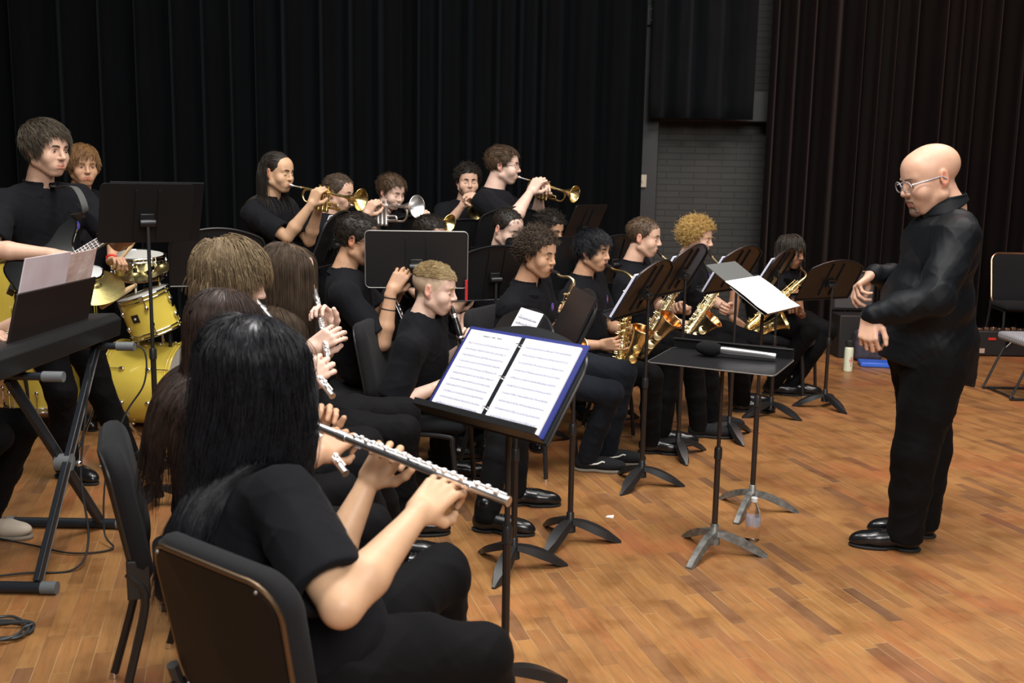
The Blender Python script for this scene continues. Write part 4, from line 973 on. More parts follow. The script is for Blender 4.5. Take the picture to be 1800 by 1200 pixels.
def clarinet(Mo, En, label, group=None):
    Mo = np.asarray(Mo, float); En = np.asarray(En, float); x, y, z = basis(En - Mo, (0, 0, 1)); root = empty('clarinet', Mo, label, 'clarinet', group); L = lambda a, b=0, c=0: Mo + x*a + y*b + z*c
    MB().lathe([(.004, -.01), (.008, .0), (.013, .06), (.0135, .08)], Mo, x, 16).build('mouthpiece', M_ebon, root)
    MB().lathe([(.0125, .035), (.0135, .04), (.0135, .055)], Mo, x, 16).build('ligature', M_silv, root)
    MB().lathe([(.0135, .08), (.016, .10), (.0145, .14), (.0135, .145), (.014, .34), (.0155, .345), (.0155, .36), (.015, .56)], Mo, x, 16).build('body_joints', M_ebon, root)
    MB().lathe([(.016, .56), (.018, .575), (.019, .60), (.027, .645), (.038, .665), (.034, .664), (.024, .64)], Mo, x, 20).build('bell', M_ebon, root)
    for i in range(15):
        a = .17 + .026*i; k = MB(); q = (i*137) % 3 - 1; k.lathe([(.006, .014), (.0065, .017), (.003, .0185)], L(a, .004*q), z, 10); k.tube([L(a, .004*q, .016), L(a + .01, .013, .008)], .0016, 6); k.build('key_cup', M_silv, root)
    rr = MB(); rr.tube([L(.16, .014, .008), L(.55, .014, .008)], .002, 6); rr.tube([L(.20, -.013, .009), L(.52, -.013, .009)], .0018, 6)
    for a in (.145, .345, .56): rr.lathe([(.0155, 0), (.017, .002), (.017, .008), (.0155, .01)], L(a), x, 16)
    rr.build('key_rods', M_silv, root); return root
def saxophone(Mo, T, B, Be, label, kind='alto', m=None, inner=None, group='saxophones of the front row', out=None):
    m = m or M_brass; Mo, T, B, Be = [np.asarray(q, float) for q in (Mo, T, B, Be)]; a = nrm(B - T); bv = Be - B; b = nrm(bv - a*(bv @ a)); n = np.cross(a, b); k = 1.0 if kind == 'alto' else 1.16
    root = empty(kind + '_saxophone', B, label, 'saxophone', group)
    d0 = nrm(T - Mo)
    m1 = Mo + d0*.055
    MB().lathe([(.0055, -.012), (.009, .0), (.0125, .045), (.0125, .062)], Mo - d0*.004, nrm(T*.35 + (T - a*.06)*.65 - Mo), 14).build('mouthpiece', M_ebon, root)
    top = T - a*.045; md = nrm(T*.35 + (T - a*.06)*.65 - Mo)
    npth = bez([Mo + md*.045, Mo + md*.09, (Mo + md*.09)*.42 + top*.58 - a*.012, top, T - a*.01, T + a*.012], 8); MB().tube(npth, list(np.linspace(.0068, .0125*k, len(npth))), 14).build('neck', m, root)
    rb = .046*k; r0, r1 = .0128*k, .031*k
    body = [T + (B - T)*t for t in np.linspace(0, 1, 10)]; rad = list(np.linspace(r0, .027*k, 10))
    bow = [B + b*rb*(1 - math.cos(q)) + a*rb*math.sin(q) for q in np.linspace(.25, math.pi - .25, 9)]; rad += list(np.linspace(.028*k, r1, 9))
    e0 = B + b*2*rb; be = bez([e0, e0*.45 + Be*.55 + (e0 - B)*.02, Be], 8); fl = flare(r1*1.02, .061*k, len(be), 3.0)
    bt = MB(); bt.tube(body + bow + [be[0]], rad + [r1*1.02], 20, caps=False); bt.build('body_tube', m, root)
    bl = MB(); bl.tube(be, fl, 24, caps=False); bl.build('bell', m, root)
    tn = nrm(be[-1] - be[-2]); ex = nrm(np.cross(tn, n)); ey = np.cross(tn, ex); bi = MB(); bi.tube([q - tn*.002 for q in be], [f - .0022 for f in fl], 24, caps=False); bi.build('bell_inside', inner or M_copper, root)
    rg = MB(); rg.tube([Be + (ex*math.cos(q) + ey*math.sin(q))*.061*k for q in np.linspace(0, 2*math.pi, 28, endpoint=False)], .0028, 6, closed=True); rg.build('bell_rim', m, root)
    Lb = np.linalg.norm(B - T); o = out if out is not None else n; o = nrm(o - a*(o @ a)); s2 = np.cross(a, o)
    tp = lambda f, u, v: T + a*Lb*f + o*u + s2*v
    rr = np.random.default_rng(int(abs(T[0])*1000) % 997)
    kc = 0
    for f in np.linspace(.05, .99, 40):
        rt = r0 + (.027*k - r0)*f; q = (.0075 + .011*f)*rr.uniform(.5, .95); an = rr.uniform(-2.0, 2.0); dv = o*math.cos(an) + s2*math.sin(an); key = MB()
        key.lathe([(q*.9, rt + .001), (q, rt + .004), (q, rt + .008), (q*.7, rt + .0095)], T + a*Lb*f, dv, 14); key.tube([T + a*Lb*f + dv*(rt + .0095), T + a*Lb*f + dv*(rt + .006) + s2*.02], .0018, 6); key.build('key_cup', M_brass2 if kc % 3 == 0 else m, root); kc += 1
    for f in (.22, .30, .38, .60, .68, .76):
        rt = r0 + (.027*k - r0)*f; MB().lathe([(.0058, 0), (.0058, .002), (.004, .003)], tp(f, rt + .011, .006), o, 12).build('finger_pearl', M_pearl, root)
    rods = MB()
    for v, u, f0, f1 in ((.016, .020, .04, .55), (-.016, .022, .10, .92), (.024, .018, .50, .97), (-.026, .010, .3, .9), (.03, .004, .06, .8), (.008, .028, .2, .75), (-.006, .030, .45, .95)):
        rods.tube([tp(f0, u*(.75 + .5*f0)*k, v*k), tp(f1, u*(.75 + .6*f1)*k, v*k*1.1)], .0024, 7)
        for f in np.linspace(f0, f1, 6): rods.sph(tp(f, u*(.75 + .55*f)*k, v*k*1.05), .0040, 7); rods.tube([tp(f, .006, 0), tp(f, u*(.75 + .55*f)*k, v*k*1.05)], .0017, 6)
    rods.build('key_rods', m, root)
    for i, t in enumerate((.12, .42)):
        c = e0 + (Be - e0)*t; dv = nrm(o*.9 + b*.45); q = .021*k; key = MB(); key.lathe([(q*.9, r1*.98), (q, r1 + .004), (q, r1 + .010), (q*.6, r1 + .012)], c, dv, 18); key.build('bell_key', m, root)
        gd = MB(); gd.tube([c + dv*(r1 + .018) + (a*math.cos(w_) + np.cross(dv, a)*math.sin(w_))*q*1.05 for w_ in np.linspace(0, 2*math.pi, 14, endpoint=False)], .0022, 6, closed=True)
        for w_ in (0, 2.1, 4.2): gd.tube([c + dv*(r1 - .002) + (a*math.cos(w_) + np.cross(dv, a)*math.sin(w_))*q*1.05, c + dv*(r1 + .018) + (a*math.cos(w_) + np.cross(dv, a)*math.sin(w_))*q*1.05], .002, 6)
        gd.build('key_guard', m, root)
    c = B + a*rb + b*rb; key = MB(); key.lathe([(.018*k, r1*.9), (.020*k, r1 + .004), (.020*k, r1 + .009), (.012*k, r1 + .011)], c, o, 16); key.build('bow_key', m, root)
    bd = MB(); ring_c = e0*.6 + Be*.4; bd.tube([T + a*Lb*.62 + b*(.02*k), T + a*Lb*.62 + b*(2*rb - .01)], .004, 8); bd.build('body_brace', m, root); return root
# ------------------------------------------------------------------ the conductor
cd = person('conductor', 'bald man in a black dress shirt conducting with both hands', (1635, 313, 4.15), 184, pitch=17, s=1.03, head_s=1.14, hip=P(1630, 628, 4.2), body_az=180, sit=False, skinm=skin('ruddy', (0.56, 0.335, 0.235)),
    hair=None, hairmat=mat('grey_brown_beard', (0.20, 0.13, 0.095), 0.8, var=.4, vscale=300), sleeves='long', girth=1.22, belly=.055, collar_up=.030, neck_r=1.10, col_fl=.84, sh_w=.195, shL=P(1684, 418, 3.99), shR=P(1668, 405, 4.36), wrL=P(1528, 556, 3.90), elL=P(1668, 512, 3.86), wrR=P(1535, 480, 4.36), elR=P(1625, 520, 4.55),
    hL=dict(tgt=P(1526, 585, 3.88), pn=V3(.6, .8, 0), curl=(42, 60, 40), spread=6, thumb='along'), hR=dict(tgt=P(1512, 498, 4.36), pn=V3(.25, -.3, -1), curls=[(35, 30, 20), (50, 40, 25), (62, 45, 30), (70, 45, 30)], spread=8),
    legs={-1: (P(1608, 795, 4.10), V3(1.725, 4.155, .085), V3(-1, .17, 0)), 1: (P(1634, 790, 4.30), V3(1.865, 4.33, .085), V3(-1, .12, 0))}, shirt=M_dress, emblem=False, vox=.005, group=None, neckfwd=.02, neck=.05, untuck=.36, hem=-.06, hemn=V3(-.30, 0, -1), legw=1.32, sleeve_w=1.1, full=.25, jaw=1.1)
glasses(cd['root'], cd['c'], cd['R'], cd['s'], 1.0, mat('clear_grey_acetate', (0.30, 0.28, 0.30), 0.2), rx=.027, rz=.0185, tr=.0021)
F = SDF(cd['c'] - .17, cd['c'] + .17, .003); hL_ = lambda x, y, z: cd['c'] + cd['R'] @ (V3(x, y, z)*cd['s'])
F.ell(hL_(0, .074, -.098), np.array([.026, .021, .021])*cd['s'], cd['R'], .01)
for x in (-1, 1): F.cap(hL_(x*.004, .099, -.054), hL_(x*.024, .087, -.060), .0055, .004, .006); F.cap(hL_(x*.024, .087, -.060), hL_(x*.025, .078, -.095), .005, .007, .008)
F.wrinkle(.0012, 300, 4); F.build('goatee', mat('grey_brown_beard', (0.20, 0.13, 0.095), 0.8, var=.4, vscale=300), cd['root'])
# ------------------------------------------------------------------ the flute players
H_blk = hairm('black', (0.006, 0.006, 0.008), (0.018, 0.019, 0.023), 0.20)
H_dkb = hairm('dark_brown', (0.012, 0.008, 0.007), (0.055, 0.032, 0.024), 0.30)
H_bld = hairm('dark_blond', (0.095, 0.064, 0.034), (0.25, 0.18, 0.10), 0.42)
H_brn = hairm('brown', (0.042, 0.027, 0.017), (0.10, 0.068, 0.043), 0.40)
H_mbr = hairm('mid_brown', (0.05, 0.03, 0.018), (0.12, 0.075, 0.043), 0.45)
H_vdb = hairm('brown_black', (0.010, 0.008, 0.006), (0.032, 0.024, 0.018), 0.42)
H_sblo = hairm('straw_blond', (0.33, 0.24, 0.12), (0.52, 0.40, 0.22), 0.45)
H_gold = hairm('golden_blond', (0.34, 0.20, 0.055), (0.62, 0.42, 0.15), 0.42)
H_aub = hairm('auburn', (0.09, 0.040, 0.016), (0.24, 0.125, 0.045), 0.42)
fl1A, fl1B = P(540, 742, 2.22), P(962, 908, 1.87)
p1 = person('flute_one', 'girl with long loose black hair seated nearest the camera playing a flute', (452, 656, 2.08), 40, pitch=14, s=.98, hip=V3(-.38, 1.99, .53), body_az=50, neck=.205, skinm=SK_O, hairmat=H_blk, girth=1.18, legw=1.12,
    hair=dict(style='long', n=9000, length=.47, thick=.030, wid=.00085, wave=.14, back=.17), wrR=P(733, 905, 1.90), elR=P(632, 1098, 1.70), wrL=P(648, 846, 2.24), elL=P(590, 905, 2.2),
    hR=dict(tgt=P(792, 842, 1.98), pn=V3(.15, .9, -.25), curl=(38, 48, 30), spread=8, thumb='oppose'), hL=dict(tgt=P(690, 790, 2.22), pn=V3(.1, -.9, .2), curl=(32, 55, 45), spread=9, thumb='along'),
    legs={1: (G(842, 1150, .51), V3(-.01, 2.24, .085), V3(.8, .6, 0)), -1: (V3(-.17, 2.42, .56), V3(-.18, 2.62, .085), V3(.8, .6, 0))}, vox=.0035, trou=M_trou)
flute(fl1A, fl1B, 'silver flute held by the black-haired girl nearest the camera', before=.10, length=.66)
band_chair(V3(-.375, 1.965, 0), 52, 'black padded band chair with bronze-edged back, nearest the camera', back_z=.88, bh=.36, bw=.41, rim_m=M_bronze)
p2 = person('flute_two', 'girl with long dark brown hair seated behind the black-haired flute player', (398, 580, 2.80), 45, pitch=12, s=.98, hip=V3(-.86, 2.82, .54), body_az=28, skinm=SK_M, hairmat=H_dkb, girth=1.1,
    hair=dict(style='long', n=6500, length=.50, thick=.016, wid=.0009, wave=.08, back=.10), wrR=P(560, 800, 2.52), elR=P(500, 860, 2.4), wrL=P(545, 770, 2.75), elL=P(505, 810, 2.72),
    hR=dict(tgt=P(590, 775, 2.56), pn=V3(.2, .9, -.2), curl=(45, 50, 30)), hL=dict(tgt=P(560, 735, 2.74), pn=V3(.3, -.8, .2), curl=(40, 55, 45), thumb='along'), vox=.004)
flute(P(447, 634, 2.88), P(632, 862, 2.42), 'silver flute mostly hidden behind the long black hair of the nearest player', before=.10)
band_chair(V3(-.87, 2.82, 0), 21, 'black padded band chair seen edge-on behind the nearest flute chair', back_z=.845)
p3 = person('flute_three', 'boy with shaggy dark blond hair seated among the flute players', (408, 492, 3.30), 16, pitch=14, s=1.04, hip=V3(-.91, 3.42, .55), body_az=22, skinm=SK_P, hairmat=H_bld,
    hair=dict(style='mop', n=4200, length=.085, thick=.024, wid=.0014, lift=.35, frontlen=.75, jit_=1.6), wrR=P(522, 668, 3.05), elR=P(455, 720, 3.14), wrL=P(500, 640, 3.35), elL=P(450, 700, 3.45),
    hR=dict(tgt=P(552, 652, 3.08), pn=V3(.2, .8, .1), curl=(40, 50, 30)), hL=dict(tgt=P(522, 596, 3.26), pn=V3(.3, -.8, .1), curl=(25, 40, 30), thumb='along'),
    legs={1: (V3(-.56, 3.36, .57), V3(-.42, 3.47, .085), V3(.95, .1, 0)), -1: (V3(-.55, 3.60, .57), V3(-.45, 3.78, .085), V3(.95, .1, 0))}, vox=.004, legw=1.1)
flute(P(462, 543, 3.42), P(606, 723, 2.93), 'silver flute held by the shaggy blond boy', before=.10)
p5 = person('flute_four', 'girl with straight brown shoulder-length hair playing a flute in front of the seated musicians', (508, 482, 4.00), -6, pitch=12, s=1.0, hip=HP(528, 4.05, .56), body_az=5, skinm=SK_P, hairmat=H_brn,
    hair=dict(style='long', n=5000, length=.30, thick=.016, wid=.0010), wrR=P(546, 612, 3.66), elR=P(510, 640, 3.7), wrL=P(584, 582, 3.85), elL=P(590, 650, 3.95),
    hR=dict(tgt=P(570, 597, 3.66), pn=V3(.5, .75, .2), curl=(40, 50, 30)), hL=dict(tgt=P(568, 548, 3.82), pn=V3(-.3, -.8, .1), curl=(35, 55, 45), thumb='along'), vox=.004)
flute(P(551, 497, 4.06), P(578, 640, 3.52), 'silver flute pointing down, held by the brown-haired girl', before=.09)
for k, lb in ((p3, 'black padded band chair under the shaggy blond boy'), (p5, 'black padded band chair under the brown-haired flute girl')):
    f = k['T'][:, 1]; band_chair(k['hip'] - V3(0, 0, 0), math.degrees(math.atan2(f[1], f[0])), lb, back_z=.86)
# ------------------------------------------------------------------ clarinets, saxophones
def seat(k, label, **kw):
    f = k['T'][:, 1]; h = k['hip']; return band_chair(h, math.degrees(math.atan2(f[1], f[0])), label, seat_z=h[2] - .128, back_z=h[2] + .32, **kw)
p6 = person('behind_stand', 'boy with cropped brown hair whose face is hidden by the silver-edged music stand', (630, 421, 5.10), -6, pitch=10, s=1.08, hip=HP(632, 5.2, .60), body_az=8, skinm=SK_M, hairmat=H_vdb,
    hair=dict(style='short', n=1500, length=.025, thick=.008, comb=(0, 1, .3)), stub=mat('faded_brown_scalp', (0.20, 0.13, 0.085), 0.7, var=.15, vscale=300), wrR=P(688, 512, 4.90), elR=P(612, 572, 4.92), wrL=P(704, 505, 5.05), elL=P(702, 575, 5.15),
    hR=dict(tgt=P(706, 482, 4.92), pn=V3(0, .9, 0), curl=(40, 50, 40)), hL=dict(tgt=P(708, 476, 5.04), pn=V3(0, -.9, 0), curl=(40, 50, 40)), emblem=False)
for i, fr in enumerate((.25, .6)):
    sh, e, wp = p6['arms'][1]; c_ = e + (wp - e)*(1 - .22*i - .12); ax = nrm(wp - e); x_, y_, z_ = basis(ax, (0, 0, 1)); MB().tube([c_ + (y_*math.cos(q) + z_*math.sin(q))*(.031 + .004*i) for q in np.linspace(0, 2*math.pi, 20, endpoint=False)], .003, 6, closed=True).build('wristband', M_rub, p6['root'])
seat(p6, 'black padded band chair under the boy behind the silver-edged stand')
clarinet(p6['mouth'], p6['mouth'] + V3(.26, -.12, -.55), 'black clarinet hidden behind the silver-edged music stand', 'clarinets')
p7 = person('clarinet', 'boy with shaved sides and short straw blond hair playing a clarinet', (764, 508, 4.65), -10, pitch=8, s=1.0, hip=HP(742, 4.78, .57), body_az=-10, skinm=SK_P, hairmat=H_sblo, jaw=.95,
    hair=dict(style='buzz', n=2600, length=.030, thick=.006, comb=(0, 1, .1), lift=.30, top=.058), stub=mat('shaved_blond_scalp', (0.50, 0.36, 0.25), 0.6, var=.1, vscale=300), wrR=P(772, 678, 4.52), elR=P(722, 694, 4.50), wrL=P(815, 610, 4.72), elL=P(780, 670, 4.85), sleeves='short',
    hR=dict(tgt=P(802, 668, 4.55), pn=V3(0, .7, .5), curl=(35, 45, 30)), hL=dict(tgt=P(822, 582, 4.68), pn=V3(0, -.7, .4), curl=(40, 50, 40)),
    legs={1: (V3(-.02, 4.50, .55), V3(-.10, 4.30, .085), V3(.95, -.2, 0)), -1: (V3(.02, 4.72, .56), V3(.03, 4.68, .085), V3(.95, 0, 0))}, sleeve_w=1.12, vox=.004)
clarinet(p7['mouth'], p7['mouth'] + V3(.20, -.14, -.62), 'black clarinet held by the blond boy with shaved sides', 'clarinets')
seat(p7, 'black padded band chair with a rounded back, under the blond clarinet player')
p8 = person('alto_one', 'boy with dark curly hair playing an alto saxophone', (945, 446, 5.15), -34, pitch=8, s=1.0, hip=P(925, 645, 5.35), body_az=-28, skinm=SK_M, hairmat=hairm('curly_brown', (0.022, 0.014, 0.009), (0.085, 0.06, 0.04), .45),
    hair=dict(style='curly', n=2400, length=.034, thick=.014, wid=.0014, curlr=.0055), wrR=P(965, 622, 5.02), elR=P(890, 625, 5.05), wrL=P(1000, 560, 5.12), elL=P(975, 620, 5.35), eyes='down',
    hR=dict(tgt=P(985, 602, 5.0), pn=V3(.4, .6, .2), curl=(30, 45, 35)), hL=dict(tgt=P(998, 528, 5.05), pn=V3(-.2, -.7, .2), curl=(40, 50, 40)),
    legs={1: (P(1074, 690, 5.15), V3(.42, 5.29, .085), V3(1, -.1, 0)), -1: (P(1098, 655, 5.42), V3(.55, 5.44, .085), V3(1, -.1, 0))}, shoes='skate', trou=M_navt)
saxophone(p8['mouth'], P(1004, 510, 4.98), P(976, 620, 5.02), P(1014, 600, 4.86), 'brass alto saxophone played by the dark curly-haired boy', out=V3(.4, -1, 0), m=M_brass2)
p9 = person('alto_two', 'boy with straight black fringe playing an alto saxophone', (1043, 440, 5.80), -36, pitch=6, s=1.0, hip=P(1035, 628, 5.95), body_az=-28, skinm=SK_M, hairmat=H_blk,
    hair=dict(style='short', n=2800, length=.060, thick=.012, wid=.0013, lift=.16, comb=(.35, 1, -.05), grav=.12, jit_=.8, frontlen=.85), wrR=P(1056, 606, 5.55), elR=P(985, 575, 5.65), wrL=P(1110, 590, 5.75), elL=P(1085, 630, 5.95), eyes='open',
    hR=dict(tgt=P(1084, 604, 5.50), pn=V3(.3, .85, .1), curls=[(15, 35, 25), (30, 40, 25), (40, 45, 30), (45, 45, 30)], spread=7), hL=dict(tgt=P(1110, 562, 5.66), pn=V3(-.2, -.7, .2), curl=(40, 50, 40)),
    legs={1: (P(1145, 660, 5.60), V3(.82, 5.68, .085), V3(1, -.1, 0)), -1: (P(1180, 630, 5.85), V3(.92, 5.90, .085), V3(1, -.1, 0))})
saxophone(p9['mouth'], P(1109, 503, 5.55), P(1090, 632, 5.52), P(1130, 578, 5.38), 'brass alto saxophone played by the boy with the straight black fringe', out=V3(-.1, -1, 0))
p10 = person('tenor_one', 'boy with cropped hair in profile playing a tenor saxophone', (1132, 417, 6.20), -20, pitch=6, s=1.02, hip=P(1125, 608, 6.35), body_az=-22, skinm=SK_L, hairmat=H_mbr,
    hair=dict(style='buzz', n=1800, length=.012, thick=.0045, comb=(0, 1, .4), lift=.5), stub=mat('cropped_brown_scalp', (0.17, 0.115, 0.075), 0.7, var=.15, vscale=300), wrR=P(1150, 590, 5.95), elR=P(1085, 560, 6.05), wrL=P(1205, 545, 6.10), elL=P(1165, 590, 6.35),
    hR=dict(tgt=P(1155, 570, 5.92), pn=V3(.3, .8, 0), curl=(35, 45, 35)), hL=dict(tgt=P(1186, 532, 6.02), pn=V3(-.5, -.8, .1), curl=(25, 45, 35), spread=4),
    legs={1: (P(1218, 640, 6.02), V3(1.18, 6.08, .085), V3(1, -.1, 0)), -1: (P(1245, 610, 6.25), V3(1.30, 6.32, .085), V3(1, -.1, 0))}, shoes='suede')
saxophone(p10['mouth'], P(1196, 498, 5.95), P(1130, 606, 5.92), P(1180, 560, 5.72), 'brass tenor saxophone played by the crop-haired boy, bell copper inside', 'tenor', out=V3(-.3, -1, 0), m=M_brass2)
p11 = person('tenor_two', 'boy with golden blond curls playing a tenor saxophone behind a music stand', (1225, 418, 6.75), -26, pitch=8, s=1.02, hip=HP(1222, 6.92, .56), body_az=-24, skinm=SK_L, hairmat=H_gold,
    hair=dict(style='curly', n=2200, length=.040, thick=.017, wid=.0016, curlr=.007), wrR=P(1220, 575, 6.5), elR=P(1175, 545, 6.6), wrL=P(1285, 545, 6.65), elL=P(1255, 590, 6.9),
    hR=dict(tgt=P(1228, 560, 6.48), pn=V3(.3, .8, 0), curl=(35, 45, 35)), hL=dict(tgt=P(1262, 538, 6.60), pn=V3(-.5, -.8, .1), curl=(55, 60, 45), spread=3),
    legs={1: (P(1298, 612, 6.6), V3(1.62, 6.82, .085), V3(1, -.1, 0)), -1: (P(1322, 600, 6.85), V3(1.66, 7.05, .085), V3(1, -.1, 0))})
saxophone(p11['mouth'], P(1270, 497, 6.5), P(1205, 590, 6.45), P(1254, 560, 6.28), 'brass tenor saxophone played by the boy with golden curls', 'tenor', out=V3(-.3, -1, 0), m=M_brass2)
p12 = person('alto_three', 'person with dark shoulder-grazing locs playing a saxophone beside the brick recess', (1390, 442, 7.45), -48, pitch=10, s=1.02, hip=HP(1378, 7.6, .56), body_az=-28, skinm=SK_D, hairmat=H_vdb,
    hair=dict(style='locs', n=420, length=.15, thick=.012, wid=.0048, lift=.3, frontlen=.30), wrR=P(1290, 562, 7.25), elR=P(1287, 512, 7.45), wrL=P(1408, 552, 7.2), elL=P(1425, 560, 7.5),
    hR=dict(tgt=P(1303, 574, 7.2), pn=V3(.4, .8, 0), curl=(35, 45, 35)), hL=dict(tgt=P(1392, 532, 7.12), pn=V3(-.6, -.7, 0), curl=(30, 45, 35)),
    legs={1: (P(1420, 585, 7.25), V3(1.98, 7.42, .085), V3(1, -.15, 0)), -1: (P(1455, 582, 7.5), V3(2.14, 7.46, .085), V3(1, -.25, 0))})
saxophone(p12['mouth'], P(1408, 494, 7.2), P(1318, 574, 7.12), P(1380, 562, 6.95), 'brass saxophone lying across the lap of the player with locs', 'tenor', out=V3(-.2, -1, .1), inner=M_brass)
for k, lb in ((p8, 'black padded band chair under the dark curly-haired saxophonist'), (p9, 'black padded band chair under the saxophonist with the black fringe'), (p10, 'black padded band chair under the crop-haired saxophonist'), (p11, 'black padded band chair under the saxophonist with golden curls'), (p12, 'black padded band chair under the saxophonist with locs')): seat(k, lb)
# ------------------------------------------------------------------ back rows
def stand_legs(hip, az): return None
p13 = person('trumpet_one', 'girl with long dark hair standing and playing a brass trumpet', (489, 303, 6.20), -26, pitch=6, s=1.0, hip=P(478, 500, 6.3), body_az=-25, sit=False, skinm=SK_O, hairmat=H_vdb,
    hair=dict(style='long', n=2800, length=.40, thick=.009, sweep=.95, wid=.0014), wrR=P(547, 360, 5.98), elR=P(517, 412, 5.98), wrL=P(560, 366, 6.18), elL=P(552, 425, 6.25),
    hR=dict(tgt=P(557, 336, 5.98), pn=V3(.4, .85, -.2), curls=[(50, 50, 35)]*4, spread=4), hL=dict(tgt=P(566, 345, 6.15), pn=V3(.3, -.8, 0), curl=(45, 60, 45)), emblem=False)
trumpet(p13['mouth'] + V3(.008, -.008, 0), P(634, 351, 5.88), 'brass trumpet held out by the long-haired standing girl')
p14 = person('trumpet_two', 'person with brushed-back brown hair hidden behind a brass trumpet bell', (596, 339, 6.70), -18, pitch=10, s=.98, body_az=-20, sit=False, skinm=SK_L, hairmat=H_brn,
    hair=dict(style='short', n=1600, length=.03, thick=.007, comb=(0, -1, .1)), wrR=P(643, 378, 6.42), elR=P(620, 425, 6.45), wrL=P(668, 380, 6.6), elL=P(660, 430, 6.7),
    hR=dict(tgt=P(654, 358, 6.42), pn=V3(.4, .85, -.2), curl=(50, 50, 35)), hL=dict(tgt=P(668, 362, 6.55), pn=V3(.2, -.8, 0), curl=(45, 60, 45)), emblem=False)
trumpet(p14['mouth'] + V3(.008, -.008, 0), P(733, 363, 6.30), 'silver trumpet in front of the boy with the tousled brown hair', m=M_silv)
p15 = person('trumpet_three', 'boy with tousled brown hair looking down over a brass trumpet', (688, 337, 7.05), -38, pitch=18, s=.98, body_az=-40, sit=False, skinm=SK_P, hairmat=H_mbr, full=.5,
    hair=dict(style='short', n=1700, length=.04, thick=.013, comb=(.3, 1, .2)), wrR=P(724, 392, 6.80), elR=P(690, 430, 6.8), wrL=P(745, 390, 6.9), elL=P(740, 430, 7.0),
    hR=dict(tgt=P(737, 374, 6.78), pn=V3(.4, .8, -.2), curl=(50, 50, 35)), hL=dict(tgt=P(744, 378, 6.85), pn=V3(.2, -.8, 0), curl=(45, 60, 45)), emblem=False)
trumpet(p15['mouth'] + V3(.008, -.010, 0), P(790, 392, 6.68), 'brass trumpet held low by the boy with tousled brown hair')
p16 = person('trumpet_four', 'boy with wavy black hair standing and playing a trumpet towards the camera', (822, 318, 7.55), -76, pitch=6, s=1.0, body_az=-62, sit=False, skinm=SK_L, hairmat=H_vdb, full=.5, eyes='down',
    hair=dict(style='curly', n=1500, length=.026, thick=.012, wid=.0016, curlr=.006), wrR=P(812, 362, 7.22), elR=P(788, 390, 7.3), wrL=P(836, 362, 7.25), elL=P(862, 392, 7.4),
    hR=dict(tgt=P(822, 344, 7.20), pn=V3(.6, .5, -.2), curl=(50, 50, 35)), hL=dict(tgt=P(830, 346, 7.2), pn=V3(-.6, -.3, 0), curl=(45, 60, 45)), emblem=False, girth=1.12)
trumpet(p16['mouth'] + V3(0, -.012, 0), P(836, 373, 7.02), 'brass trumpet with its bell facing the camera', inner if False else (0, 0, 1))
p17 = person('trumpet_five', 'stout boy in glasses standing and playing a brass trumpet', (885, 291, 7.20), -8, pitch=2, s=1.12, body_az=-16, sit=False, skinm=SK_P, hairmat=H_mbr, full=.8, girth=1.28,
    hair=dict(style='short', n=1800, length=.035, thick=.010, comb=(.1, 1, .35)), wrR=P(932, 338, 6.93), elR=P(905, 376, 6.85), wrL=P(948, 345, 7.10), elL=P(940, 385, 7.3),
    hR=dict(tgt=P(944, 320, 6.94), pn=V3(.4, .85, -.2), curl=(50, 50, 35)), hL=dict(tgt=P(952, 330, 7.04), pn=V3(.2, -.8, 0), curl=(45, 60, 45)))
glasses(p17['root'], p17['c'], p17['R'], p17['s'], 1.0, M_rub)
trumpet(p17['mouth'] + V3(.010, -.004, 0), P(1010, 341, 6.88), 'brass trumpet held out by the stout boy in glasses')
p18 = person('low_brass', 'boy with cropped brown hair looking down between two music stands', (892, 402, 6.15), -42, pitch=20, s=1.0, body_az=-80, skinm=SK_P, hairmat=H_vdb,
    hair=dict(style='buzz', n=1500, length=.014, thick=.006, comb=(0, 1, .4), lift=.4), emblem=False)
p19 = person('hidden_curl', 'person whose dark wavy hair shows above the curly-haired saxophonist', (966, 404, 6.90), -40, pitch=15, s=1.0, body_az=-75, skinm=SK_M, hairmat=H_vdb,
    hair=dict(style='curly', n=1500, length=.03, thick=.013, wid=.0016), emblem=False)
p20 = person('hidden_top', 'person whose dark hair just shows over the silver-edged music stand', (756, 414, 6.00), -30, pitch=12, s=1.0, body_az=-75, skinm=SK_L, hairmat=H_vdb,
    hair=dict(style='short', n=1300, length=.03, thick=.009, comb=(.2, 1, .3)), emblem=False, wrR=P(800, 545, 5.8), elR=P(740, 520, 5.75), hR=dict(tgt=P(813, 524, 5.78), pn=V3(.3, .8, 0), curl=(40, 50, 35)))
for k, lb in ((p18, 'black padded band chair under the boy looking down between two stands'), (p19, 'black padded band chair under the person with wavy hair behind the saxophones'), (p20, 'black padded band chair under the person behind the silver-edged stand')): seat(k, lb)
# ------------------------------------------------------------------ music stands
def GZ(px, py): q = G(px, py); return q
def zat(px, py, Y): return P(px, py, Y)[2]
b = G(887, 1187, .075); st_binder = music_stand(b, zat(880, 690, 2.80), -135, 38, 'black music stand nearest the camera holding the open navy binder', leg_az=30)
# the open binder
t = empty('ring_binder', st_binder['c'], 'open navy ring binder with printed music pages on the nearest stand', 'binder')
s_ = st_binder; R3 = np.stack([s_['r'], s_['up'], s_['n']], 1)
